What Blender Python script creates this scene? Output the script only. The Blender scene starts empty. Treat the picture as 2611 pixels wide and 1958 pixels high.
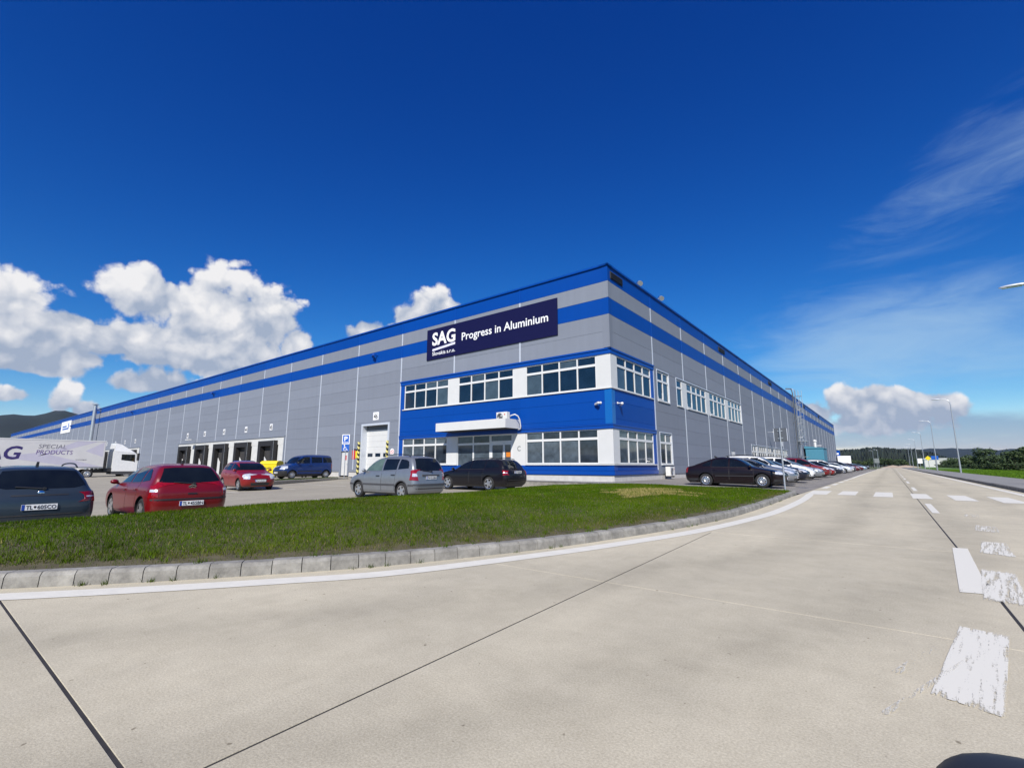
import bpy, bmesh, math, random
import numpy as np
from mathutils import Vector, Matrix
from mathutils.bvhtree import BVHTree
R = math.radians
random.seed(7); rng = np.random.default_rng(7)
sc = bpy.context.scene
col = sc.collection

# ------------------------------------------------------------------ camera
cd = bpy.data.cameras.new('camera'); cam = bpy.data.objects.new('camera', cd); col.objects.link(cam)
cd.sensor_fit = 'HORIZONTAL'; cd.sensor_width = 36.0; cd.lens = 36.0*1207.1/2611
cd.clip_start = 0.05; cd.clip_end = 30000
YAW, PIT = 0.6665, 0.1703
CAM = Vector((11.76, -23.90, 1.08))
cam.location = CAM
cam.rotation_euler = (math.pi/2 + PIT, 0, YAW)
sc.camera = cam

# ------------------------------------------------------------------ sun, sky, exposure
SUN = Vector((0.36, -0.675, 0.646)).normalized()
sl = bpy.data.lights.new('sun', 'SUN'); so = bpy.data.objects.new('sun', sl); col.objects.link(so)
sl.energy = 4.6; sl.angle = R(0.5); sl.color = (1.0, 0.955, 0.885)
so.rotation_euler = SUN.to_track_quat('Z', 'Y').to_euler(); so.location = (30, -60, 60)
sc.view_settings.view_transform = 'Standard'; sc.view_settings.look = 'None'
sc.view_settings.gamma = 1.0; sc.view_settings.use_curve_mapping = False
sc.view_settings.exposure = 0.35

sc.cycles.max_bounces = 6; sc.cycles.diffuse_bounces = 3; sc.cycles.glossy_bounces = 3; sc.cycles.volume_bounces = 0; sc.cycles.transparent_max_bounces = 6
world = bpy.data.worlds.new('World'); sc.world = world; world.use_nodes = True; world.cycles.sampling_method = 'MANUAL'; world.cycles.sample_map_resolution = 512
def build_world():
    nt = world.node_tree; N = nt.nodes; L = nt.links; N.clear()
    def node(t, **k):
        n = N.new(t)
        for a, b in k.items(): setattr(n, a, b)
        return n
    def m(op, a, b=None, c=None, clamp=False):
        n = node('ShaderNodeMath', operation=op, use_clamp=clamp)
        for i, v in enumerate((a, b, c)):
            if v is None: continue
            if isinstance(v, (int, float)): n.inputs[i].default_value = v
            else: L.new(v, n.inputs[i])
        return n.outputs[0]
    def noise(vec, scale, detail, rough, dist=0.0):
        n = node('ShaderNodeTexNoise'); n.inputs['Scale'].default_value = scale
        n.inputs['Detail'].default_value = detail; n.inputs['Roughness'].default_value = rough
        n.inputs['Distortion'].default_value = dist
        L.new(vec, n.inputs['Vector']); return n.outputs['Fac']
    def smooth(v, a, b):
        n = node('ShaderNodeMapRange', interpolation_type='SMOOTHSTEP')
        L.new(v, n.inputs['Value']); n.inputs['From Min'].default_value = a; n.inputs['From Max'].default_value = b
        return n.outputs['Result']
    def mix(f, a, b):
        n = node('ShaderNodeMix', data_type='RGBA')
        if isinstance(f, (int, float)): n.inputs[0].default_value = f
        else: L.new(f, n.inputs[0])
        for i, v in ((6, a), (7, b)):
            if isinstance(v, tuple): n.inputs[i].default_value = v
            else: L.new(v, n.inputs[i])
        return n.outputs[2]
    sky = node('ShaderNodeTexSky', sky_type='NISHITA', sun_disc=False)
    sky.sun_elevation = math.asin(SUN.z); sky.sun_rotation = math.atan2(SUN.x, SUN.y)
    sky.altitude = 300; sky.air_density = 1.0; sky.dust_density = 0.0; sky.ozone_density = 5.0
    hs = node('ShaderNodeHueSaturation'); hs.inputs['Saturation'].default_value = 1.17; hs.inputs['Value'].default_value = SKYVAL
    tint = node('ShaderNodeMix', data_type='RGBA', blend_type='MULTIPLY'); tint.inputs[0].default_value = 1.0
    L.new(sky.outputs[0], tint.inputs[6]); tint.inputs[7].default_value = (.86, .975, 1.28, 1)
    L.new(tint.outputs[2], hs.inputs['Color'])
    sp = node('ShaderNodeSeparateColor'); L.new(hs.outputs[0], sp.inputs[0]); cb_ = node('ShaderNodeCombineColor')
    for i_, (a_, g_) in enumerate(((3.3, 1.50), (1.72, 1.36), (.95, .93))):
        L.new(m('MULTIPLY', m('POWER', m('MULTIPLY', sp.outputs[i_], .1274), g_), a_/.1274), cb_.inputs[i_])
    skyc = cb_.outputs[0]
    tc = node('ShaderNodeTexCoord'); D = tc.outputs['Generated']
    sx = node('ShaderNodeSeparateXYZ'); L.new(D, sx.inputs[0])
    az = m('MULTIPLY', m('ARCTAN2', sx.outputs[0], sx.outputs[1]), 57.2958)
    el = m('MULTIPLY', m('ARCSINE', sx.outputs[2]), 57.2958)
    # (azimuth, elevation, half width, half height above, half height below)
    A_,B2,C_,S1,S2,S3,E1 = (8.6,20.5),(13,22),(8.5,18.0),(6.3,9.6),(5.0,7),(3.8,7.5),(3.0,8.3)
    blobs = [(-71.0,15.2,7.0,5.2,5.5,A_),(-66.5,14.8,4.2,5.2,4.5,A_),(-76.8,16.0,5.2,3.0,3.2,A_),(-63.4,12.8,2.2,2.8,2.2,A_),(-74,12.0,9.0,2.6,3.0,A_),(-70,11.6,8.0,2.2,2.4,A_),(-66.5,10.6,4.5,1.8,1.6,A_),(-77.5,10.8,5.0,1.6,1.5,A_),(-69,9.8,5.5,1.5,1.3,A_),
             (-55.0,14.9,3.4,2.0,1.8,B2),(-50.5,16.4,3.8,3.0,3.0,B2),(-48.3,18.6,3.1,3.0,3.0,B2),(-45.8,17.6,2.7,2.4,3.0,B2),
             (-87,13.6,3.4,3.1,3.4,C_),(-92,12.6,5,4,5,C_),(-82.6,12.0,3.6,1.8,2.0,C_),(-86.5,10.8,6,2.6,2.4,C_),(-83.5,9.6,4.5,1.8,1.6,C_),(-85,8.4,4.5,1.2,1.1,C_),
             (-75.6,7.9,4.0,1.7,1.4,S1),(-71.5,7.6,2.6,1.2,1.1,S1),(-85.5,5.9,2.8,1.1,0.9,S2),(-81.9,5.6,1.4,1.9,1.7,S3),(-80.4,4.8,1.4,1.1,1.1,S3),
             (-5.6,5.2,2.3,2.5,2.4,E1),(-3.0,6.1,2.5,2.4,2.7,E1),(-0.4,6.3,2.8,1.9,2.9,E1),(1.6,5.6,2.4,1.8,2.5,E1),(4.0,5.0,2.3,2.1,1.9,E1),(0.0,4.2,6.6,1.9,1.7,E1)]
    # invented clouds round the unseen horizon, kept low to dim the right wall
    for a in (18, 33, 47, 66, 84, 101, 118, 140, 155, 172, -172, -150, -128, -112, -100):
        e_ = 5.5+2.5*math.sin(a*1.7); blobs.append((a, e_, 4.5+2*math.sin(a), 1.8+.6*math.sin(a*.9), 1.3, (e_-2, e_+3.0)))
    vec2 = node('ShaderNodeMapping'); vec2.inputs['Location'].default_value = (0.012, -0.012, 0.02); L.new(D, vec2.inputs[0])
    warp = node('ShaderNodeTexNoise'); warp.inputs['Scale'].default_value = 9; warp.inputs['Detail'].default_value = 5; L.new(D, warp.inputs['Vector'])
    def puffs(vec):
        wv = node('ShaderNodeVectorMath', operation='MULTIPLY_ADD'); L.new(warp.outputs['Color'], wv.inputs[0]); wv.inputs[1].default_value = (.11, .11, .11); L.new(vec, wv.inputs[2])
        tot = m('MULTIPLY', noise(vec, 15, 11, 0.58, 0.3), 0.55)
        for sc_, am in ((17, .36), (41, .20)):
            v_ = node('ShaderNodeTexVoronoi', feature='F1'); v_.inputs['Scale'].default_value = sc_; L.new(wv.outputs[0], v_.inputs['Vector'])
            tot = m('ADD', tot, m('MULTIPLY', m('SUBTRACT', 1.0, v_.outputs['Distance']), am))
        return m('SUBTRACT', tot, .085)
    n1 = puffs(D); n1b = puffs(vec2.outputs[0]); nl = noise(D, 7.5, 4, 0.5, 0.2)
    n0 = noise(D, 48, 8, 0.68)
    dmin = None; num = None; den = None
    for (a, e, w, hu, hd, (b0, b1)) in blobs:
        da = m('MULTIPLY', m('SUBTRACT', az, a), 1.0/w)
        de = m('SUBTRACT', el, e)
        du = m('MAXIMUM', m('MULTIPLY', de, 1.0/hu), m('MULTIPLY', de, -1.0/hd))
        d = m('SQRT', m('ADD', m('MULTIPLY', da, da), m('MULTIPLY', du, du)))
        dmin = d if dmin is None else m('SMOOTH_MIN', dmin, d, 0.22)
        w_ = m('POWER', m('MAXIMUM', m('SUBTRACT', 1.8, d), 0.001), 3.0)
        rl = m('MULTIPLY', w_, m('MULTIPLY', m('SUBTRACT', el, b0), 1.0/(b1-b0)))
        num = rl if num is None else m('ADD', num, rl); den = w_ if den is None else m('ADD', den, w_)
    rel = m('DIVIDE', num, den)      # 0 at the base of its own cloud, 1 at the top
    base = m('SUBTRACT', 1.0, dmin)
    dens = m('ADD', base, m('ADD', m('MULTIPLY', m('SUBTRACT', n1, 0.5), 1.7), m('ADD', m('MULTIPLY', m('SUBTRACT', n0, 0.5), 0.35), m('MULTIPLY', m('SUBTRACT', nl, 0.5), 0.35))))
    cov = smooth(dens, 0.0, 0.27)
    q = m('ADD', rel, m('ADD', m('MULTIPLY', m('SUBTRACT', nl, .5), 1.5), m('MULTIPLY', m('SUBTRACT', n1, .5), .55)))
    lit = m('ADD', m('MULTIPLY', smooth(q, 0.16, 1.02), 0.94), m('MULTIPLY', m('SUBTRACT', n1, n1b), 2.0))
    lit = m('ADD', m('ADD', lit, .10), m('MULTIPLY', m('SUBTRACT', n0, .5), .35), clamp=True)
    ccol = mix(lit, (2.9, 3.45, 4.5, 1), (6.95, 6.9, 7.0, 1))
    # thin cirrus, right part of the sky
    mp = node('ShaderNodeMapping'); mp.inputs['Rotation'].default_value = (0.1, 0.35, 0.3); mp.inputs['Scale'].default_value = (2.2, 2.2, 9.0); L.new(D, mp.inputs[0])
    c1 = noise(mp.outputs[0], 2.4, 8, 0.62, 0.6)
    ca = m('DIVIDE', m('SUBTRACT', az, 2.0), 15.0); ce = m('DIVIDE', m('SUBTRACT', el, 11.5), 6.5)
    cm = m('SUBTRACT', 1.0, m('ADD', m('MULTIPLY', ca, ca), m('MULTIPLY', ce, ce)))
    cb = m('DIVIDE', m('SUBTRACT', az, 12.0), 14.0); cf = m('DIVIDE', m('SUBTRACT', m('SUBTRACT', el, 25.5), m('MULTIPLY', m('SUBTRACT', az, 12.0), 0.42)), 4.6)
    cm2 = m('MULTIPLY', m('SUBTRACT', 1.0, m('ADD', m('MULTIPLY', cb, cb), m('MULTIPLY', cf, cf))), 0.30)
    cir = m('MULTIPLY', smooth(m('ADD', m('MAXIMUM', cm, cm2), m('MULTIPLY', m('SUBTRACT', c1, 0.5), 1.7)), -0.1, 1.45), 0.60)
    # grey-blue layer low over the right hand hills
    ga = m('DIVIDE', m('SUBTRACT', az, 4.0), 18.0); ge = m('DIVIDE', m('SUBTRACT', el, 2.6), 2.3)
    gm = m('SUBTRACT', 1.0, m('ADD', m('MULTIPLY', ga, ga), m('MULTIPLY', ge, ge)))
    gry = m('MULTIPLY', smooth(m('ADD', gm, m('MULTIPLY', m('SUBTRACT', noise(mp.outputs[0], 5, 6, .6), 0.5), 1.4)), 0.0, 0.9), 0.72)
    c = mix(cir, skyc, (3.7, 5.2, 6.5, 1))
    c = mix(gry, c, (1.8, 2.6, 4.1, 1))
    c = mix(cov, c, ccol)
    bg = node('ShaderNodeBackground'); bg.inputs['Strength'].default_value = 0.10
    L.new(c, bg.inputs['Color'])
    out = node('ShaderNodeOutputWorld'); L.new(bg.outputs[0], out.inputs['Surface'])
SKYVAL = 0.72; HAZE = 0.000018; MIRX, MIRY, MIRZ = -.11, .12, .691
build_world()

# ------------------------------------------------------------------ helpers
def tag(o, label=None, cat=None, group=None, kind=None):
    if label: o['label'] = label
    if cat: o['category'] = cat
    if group: o['group'] = group
    if kind: o['kind'] = kind
    return o
def empty(name, loc=(0,0,0), rz=0, label=None, cat=None, group=None):
    o = bpy.data.objects.new(name, None); o.empty_display_size = 0.2; col.objects.link(o)
    o.location = loc; o.rotation_euler = (0,0,rz)
    return tag(o, label, cat, group)
def put(name, me, parent=None, loc=(0,0,0), rot=(0,0,0), kind=None):
    o = bpy.data.objects.new(name, me); col.objects.link(o); o.location = loc; o.rotation_euler = rot
    if parent: o.parent = parent
    if kind: o['kind'] = kind
    return o
class MB:
    """collects verts and faces, builds ONE mesh object"""
    def __init__(s): s.v = []; s.f = []; s.mi = []
    def add(s, v, f, mi=0):
        b = len(s.v); s.v += [tuple(p) for p in v]; s.f += [tuple(b+i for i in q) for q in f]; s.mi += [mi]*len(f); return s
    def box(s, x0, x1, y0, y1, z0, z1, mi=0, M=None):
        v = [(x0,y0,z0),(x1,y0,z0),(x1,y1,z0),(x0,y1,z0),(x0,y0,z1),(x1,y0,z1),(x1,y1,z1),(x0,y1,z1)]
        if M is not None: v = [M @ Vector(p) for p in v]
        return s.add(v, [(0,3,2,1),(4,5,6,7),(0,1,5,4),(1,2,6,5),(2,3,7,6),(3,0,4,7)], mi)
    def cbox(s, x0, x1, y0, y1, z0, z1, b, mi=0):
        """box with chamfered edges (all twelve)"""
        bm = bmesh.new(); bmesh.ops.create_cube(bm, size=1)
        for v in bm.verts: v.co = Vector(((x0+x1)/2+v.co.x*(x1-x0), (y0+y1)/2+v.co.y*(y1-y0), (z0+z1)/2+v.co.z*(z1-z0)))
        bmesh.ops.bevel(bm, geom=bm.edges[:], offset=b, segments=1, affect='EDGES')
        s.addbm(bm, mi); bm.free(); return s
    def addbm(s, bm, mi=0):
        bm.verts.index_update()
        return s.add([v.co for v in bm.verts], [[v.index for v in f.verts] for f in bm.faces], mi)
    def tube(s, pts, r, n=8, mi=0, cap=True):
        pts = [Vector(p) for p in pts]; rs = r if isinstance(r, (list, tuple)) else [r]*len(pts)
        rings = []; up = None
        for i, p in enumerate(pts):
            t = (pts[min(i+1,len(pts)-1)]-pts[max(i-1,0)]).normalized()
            if up is None: up = t.orthogonal().normalized()
            up = (up - t*up.dot(t)).normalized(); bi = t.cross(up)
            rings.append([p+(up*math.cos(2*math.pi*k/n)+bi*math.sin(2*math.pi*k/n))*rs[i] for k in range(n)])
        v = [q for g in rings for q in g]; f = []
        for i in range(len(pts)-1):
            for k in range(n):
                a=i*n+k; b=i*n+(k+1)%n; f.append((a,b,b+n,a+n))
        if cap: f.append(tuple(range(n))[::-1]); f.append(tuple((len(pts)-1)*n+k for k in range(n)))
        return s.add(v, f, mi)
    def lathe(s, prof, n=24, axis='y', mi=0, c=(0,0,0)):
        """prof: list of (radius, along-axis)"""
        v=[]; f=[]
        for (r,a) in prof:
            for k in range(n):
                t=2*math.pi*k/n; x=r*math.cos(t); z=r*math.sin(t)
                p = (x,a,z) if axis=='y' else ((x,z,a) if axis=='z' else (a,x,z))
                v.append((p[0]+c[0],p[1]+c[1],p[2]+c[2]))
        for i in range(len(prof)-1):
            for k in range(n):
                a=i*n+k; b=i*n+(k+1)%n; f.append((a,b,b+n,a+n))
        return s.add(v,f,mi)
    def disc(s, r, a, n=24, axis='y', mi=0, c=(0,0,0)):
        v=[]
        for k in range(n):
            t=2*math.pi*k/n; x=r*math.cos(t); z=r*math.sin(t)
            p=(x,a,z) if axis=='y' else ((x,z,a) if axis=='z' else (a,x,z))
            v.append((p[0]+c[0],p[1]+c[1],p[2]+c[2]))
        return s.add(v,[tuple(range(n))],mi)
    def prism(s, poly, y0, y1, plane='xz', mi=0):
        """extrude a 2D polygon between y0 and y1"""
        n=len(poly)
        def P(a,b,y): return (a,y,b) if plane=='xz' else ((y,a,b) if plane=='yz' else (a,b,y))
        v=[P(a,b,y0) for a,b in poly]+[P(a,b,y1) for a,b in poly]
        f=[tuple(range(n)),tuple(range(2*n-1,n-1,-1))]+[((i+1)%n,i,n+i,n+(i+1)%n) for i in range(n)]
        return s.add(v,f,mi)
    def mesh(s, name, mats, smooth=False, angle=None):
        me=bpy.data.meshes.new(name); me.from_pydata(s.v,[],s.f); me.update()
        for m_ in (mats if isinstance(mats,(list,tuple)) else [mats]): me.materials.append(m_)
        me.polygons.foreach_set('material_index', s.mi)
        bm=bmesh.new(); bm.from_mesh(me); bmesh.ops.recalc_face_normals(bm,faces=bm.faces); bm.to_mesh(me); bm.free()
        if smooth:
            me.polygons.foreach_set('use_smooth',[True]*len(me.polygons))
            if angle: me.set_sharp_from_angle(angle=R(angle))
        return me
    def obj(s, name, mats, parent=None, loc=(0,0,0), rot=(0,0,0), smooth=False, angle=None, kind=None):
        return put(name, s.mesh(name,mats,smooth,angle), parent, loc, rot, kind)

def children(o): return [c for c in bpy.data.objects if c.parent == o]
def copy_tree(o, parent=None, cmap=None):
    if cmap is None:
        cmap = {}
        for c in bpy.data.objects:
            if c.parent: cmap.setdefault(c.parent.name, []).append(c)
    c = o.copy(); col.objects.link(c); c.parent = parent
    for ch in cmap.get(o.name, []): copy_tree(ch, c, cmap)
    return c

# ------------------------------------------------------------------ materials
def mat(name, color, rough=0.5, metal=0.0, var=0.0, vscale=8.0, bump=0.0, bscale=60.0, coat=0.0, spec=0.5, emit=None):
    m = bpy.data.materials.new(name); m.use_nodes = True; nt = m.node_tree; N=nt.nodes; L=nt.links
    b = N['Principled BSDF']; b.inputs['Roughness'].default_value = rough; b.inputs['Metallic'].default_value = metal
    b.inputs['Specular IOR Level'].default_value = spec
    if coat: b.inputs['Coat Weight'].default_value = coat; b.inputs['Coat Roughness'].default_value = 0.04
    c4 = (*color, 1)
    b.inputs['Base Color'].default_value = c4
    tc = N.new('ShaderNodeTexCoord')
    if var:
        n = N.new('ShaderNodeTexNoise'); n.inputs['Scale'].default_value = vscale; n.inputs['Detail'].default_value = 6; n.inputs['Roughness'].default_value=.6
        L.new(tc.outputs['Object'], n.inputs['Vector'])
        r = N.new('ShaderNodeValToRGB'); r.color_ramp.elements[0].position=.3; r.color_ramp.elements[1].position=.7
        r.color_ramp.elements[0].color = tuple(max(0,x*(1-var)) for x in color)+(1,); r.color_ramp.elements[1].color = tuple(min(1,x*(1+var)) for x in color)+(1,)
        L.new(n.outputs['Fac'], r.inputs['Fac']); L.new(r.outputs[0], b.inputs['Base Color'])
    if bump:
        n2 = N.new('ShaderNodeTexNoise'); n2.inputs['Scale'].default_value = bscale; n2.inputs['Detail'].default_value = 4
        L.new(tc.outputs['Object'], n2.inputs['Vector'])
        bp = N.new('ShaderNodeBump'); bp.inputs['Strength'].default_value = bump; bp.inputs['Distance'].default_value = 0.01
        L.new(n2.outputs['Fac'], bp.inputs['Height']); L.new(bp.outputs[0], b.inputs['Normal'])
    if emit: b.inputs['Emission Color'].default_value=(*emit,1); b.inputs['Emission Strength'].default_value=1
    return m
M = {}
M['grey_panel'] = mat('grey_panel', (.200,.221,.266), .6, 0, spec=.06, var=.03, vscale=.7)
M['blue_panel'] = mat('blue_panel', (.0005,.052,.29), .45, .0, var=.03, vscale=.6, spec=.2)
M['blue_trim'] = mat('blue_trim', (.002,.055,.31), .32, .0, var=.03, spec=.35)
M['blue_corner'] = mat('blue_corner', (.004,.115,.40), .3, .0, var=.03)
M['light_trim'] = mat('light_trim', (.62,.65,.70), .4, .3, var=.03)
M['white_frame'] = mat('white_frame', (.66,.66,.65), .35, 0, var=.02, vscale=3)
M['white_panel'] = mat('white_panel', (.60,.60,.585), .45, 0, var=.03, vscale=1.5)
for k_ in ('grey_panel','blue_panel'):
    nt_=M[k_].node_tree; b_=nt_.nodes['Principled BSDF']; src_=b_.inputs['Base Color'].links[0].from_socket
    oi=nt_.nodes.new('ShaderNodeObjectInfo'); mr=nt_.nodes.new('ShaderNodeMapRange'); mr.inputs['To Min'].default_value=.94; mr.inputs['To Max'].default_value=1.05; nt_.links.new(oi.outputs['Random'],mr.inputs['Value'])
    ge=nt_.nodes.new('ShaderNodeNewGeometry'); mp=nt_.nodes.new('ShaderNodeMapping'); mp.inputs['Scale'].default_value=(2.2,2.2,.10); nt_.links.new(ge.outputs['Position'],mp.inputs[0])
    ns=nt_.nodes.new('ShaderNodeTexNoise'); ns.inputs['Scale'].default_value=1.6; ns.inputs['Detail'].default_value=6; nt_.links.new(mp.outputs[0],ns.inputs[0])
    m2=nt_.nodes.new('ShaderNodeMapRange'); m2.inputs['From Min'].default_value=.3; m2.inputs['From Max'].default_value=.7; m2.inputs['To Min'].default_value=.975; m2.inputs['To Max'].default_value=1.02; nt_.links.new(ns.outputs['Fac'],m2.inputs['Value'])
    mu=nt_.nodes.new('ShaderNodeMath'); mu.operation='MULTIPLY'; nt_.links.new(mr.outputs[0],mu.inputs[0]); nt_.links.new(m2.outputs[0],mu.inputs[1])
    vm=nt_.nodes.new('ShaderNodeVectorMath'); vm.operation='SCALE'; nt_.links.new(src_,vm.inputs[0]); nt_.links.new(mu.outputs[0],vm.inputs['Scale']); nt_.links.new(vm.outputs[0],b_.inputs['Base Color'])
M['core'] = mat('core_dark', (.03,.035,.045), .8, var=.2)
M['glass'] = mat('window_glass', (.006,.016,.034), .03, 0, var=.35, vscale=1.2, spec=.6)
M['glass_blind'] = mat('window_glass_blind', (.05,.075,.095), .04, 0, var=.25, vscale=1.5, spec=.6)
M['glass_low2'] = mat('window_glass_room', (.022,.030,.042), .04, 0, var=.6, vscale=1.6, spec=.6)
M['glass_low'] = mat('window_glass_blinds', (.065,.085,.105), .05, 0, var=.4, vscale=2.2, spec=.6)
M['plinth'] = mat('plinth_concrete', (.50,.485,.46), .85, var=.12, vscale=3, bump=.3)
M['dock_white'] = mat('dock_concrete', (.55,.55,.53), .8, var=.08, vscale=2)
M['black_rubber'] = mat('black_rubber', (.014,.013,.014), .65, var=.25)
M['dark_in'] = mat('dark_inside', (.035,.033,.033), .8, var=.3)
M['navy'] = mat('sign_navy', (.007,.008,.050), .6, var=.05, spec=.12)
M['letter_white'] = mat('lettering_white', (.82,.82,.82), .5, var=.02)
M['letter_lilac'] = mat('lettering_lilac', (.66,.66,.80), .5, var=.02)
M['letter_black'] = mat('lettering_black', (.012,.012,.014), .5, var=.1)
M['letter_grey'] = mat('lettering_grey', (.18,.20,.20), .5, var=.1)
M['steel'] = mat('galvanised_steel', (.50,.52,.54), .42, .75, var=.12, vscale=12)
M['steel_dark'] = mat('dull_steel', (.13,.14,.155), .5, .6, var=.12, vscale=12)
M['chrome'] = mat('chrome', (.78,.78,.80), .14, 1.0, var=.03)
M['alloy'] = mat('alloy', (.62,.62,.63), .28, .85, var=.05)
M['tyre'] = mat('tyre', (.018,.018,.019), .85, var=.25, vscale=20, bump=.3)
M['liner'] = mat('arch_liner', (.010,.010,.011), .9, var=.2)
M['car_glass'] = mat('car_glass', (.006,.008,.009), .03, 0, var=.4, vscale=2, spec=.6)
M['car_glass_pale'] = mat('car_glass_pale', (.09,.135,.115), .04, 0, var=.3, vscale=2, spec=.6)  # pale green stands in for light seen through the cabin
M['plastic'] = mat('black_plastic', (.022,.022,.024), .5, var=.15)
M['grey_plastic'] = mat('grey_plastic', (.055,.055,.06), .55, var=.1)
M['red_lens'] = mat('red_lens', (.24,.004,.008), .12, var=.25, vscale=14, coat=.6)
M['white_lens'] = mat('white_lens', (.70,.72,.74), .10, .35, var=.3, vscale=16, coat=.6)
M['amber'] = mat('amber_lens', (.65,.20,.02), .2, var=.1)
M['plate_white'] = mat('plate_white', (.75,.75,.74), .5, var=.04)
M['plate_blue'] = mat('plate_blue', (.01,.05,.32), .5, var=.05)
M['yellow'] = mat('yellow_plastic', (.72,.58,.01), .45, var=.08)
M['blue_plastic'] = mat('blue_plastic', (.01,.07,.36), .45, var=.08)
M['sign_blue'] = mat('sign_blue', (.008,.09,.42), .4, var=.05)
M['red_sign'] = mat('red_sign', (.55,.03,.03), .5, var=.05)
M['teal_box'] = mat('teal_paint', (.06,.22,.31), .5, .1, var=.1)
M['ac_white'] = mat('ac_white', (.68,.67,.63), .5, var=.06)
M['tarp'] = mat('tarp', (.60,.59,.585), .6, var=.06, vscale=.8)
M['tarp_lilac'] = mat('tarp_lilac', (.50,.48,.57), .6, var=.06, vscale=.8)
M['print_navy'] = mat('print_navy', (.035,.022,.13), .55, var=.05)
M['print_grey'] = mat('print_grey', (.15,.14,.18), .55, var=.05)
M['print_purple'] = mat('print_purple', (.11,.05,.25), .55, var=.05)
M['kerb'] = mat('kerb_concrete', (.275,.263,.235), .9, var=.20, vscale=5, bump=.5, bscale=90)
nt_=M['kerb'].node_tree; b_=nt_.nodes['Principled BSDF']; src_=b_.inputs['Base Color'].links[0].from_socket
oi=nt_.nodes.new('ShaderNodeObjectInfo'); mr=nt_.nodes.new('ShaderNodeMapRange'); mr.inputs['To Min'].default_value=.84; mr.inputs['To Max'].default_value=1.10; nt_.links.new(oi.outputs['Random'],mr.inputs['Value'])
ge=nt_.nodes.new('ShaderNodeNewGeometry'); ns=nt_.nodes.new('ShaderNodeTexNoise'); ns.inputs['Scale'].default_value=7; ns.inputs['Detail'].default_value=9; ns.inputs['Roughness'].default_value=.75; nt_.links.new(ge.outputs['Position'],ns.inputs[0])
m2=nt_.nodes.new('ShaderNodeMapRange'); m2.inputs['From Min'].default_value=.36; m2.inputs['From Max'].default_value=.6; m2.inputs['To Min'].default_value=.66; m2.inputs['To Max'].default_value=1.06; nt_.links.new(ns.outputs['Fac'],m2.inputs['Value'])
mu=nt_.nodes.new('ShaderNodeMath'); mu.operation='MULTIPLY'; nt_.links.new(mr.outputs[0],mu.inputs[0]); nt_.links.new(m2.outputs[0],mu.inputs[1])
vm=nt_.nodes.new('ShaderNodeVectorMath'); vm.operation='SCALE'; nt_.links.new(src_,vm.inputs[0]); nt_.links.new(mu.outputs[0],vm.inputs['Scale']); nt_.links.new(vm.outputs[0],b_.inputs['Base Color'])
def paint(name, c, metal=.0, rough=.32, var=.06): return mat(name, c, rough, metal, var=var, vscale=5, coat=.45)
M['p_silver'] = paint('paint_silver', (.25,.265,.285), .55)
M['p_red'] = paint('paint_red', (.15,.004,.006), .05)
M['p_red2'] = paint('paint_bright_red', (.19,.004,.004), .0)
M['p_bluegrey'] = paint('paint_blue_grey', (.032,.045,.060), .3)
M['p_black'] = mat('paint_black', (.007,.006,.008), .35, 0, var=.06, coat=.35, spec=.3)
M['p_maroon'] = mat('paint_dark_maroon', (.007,.0025,.0035), .35, 0, var=.06, coat=.3, spec=.3)
M['p_vanblue'] = paint('paint_van_blue', (.003,.022,.115), .0)
M['p_white'] = paint('paint_white', (.78,.78,.77))
M['p_navy'] = paint('paint_navy', (.012,.014,.028), .3)
M['p_wine'] = paint('paint_wine', (.09,.006,.014), .2)
M['p_ltblue'] = paint('paint_light_blue', (.25,.36,.45), .4)
M['p_lightsilver'] = paint('paint_light_silver', (.55,.56,.58), .5)

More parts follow.
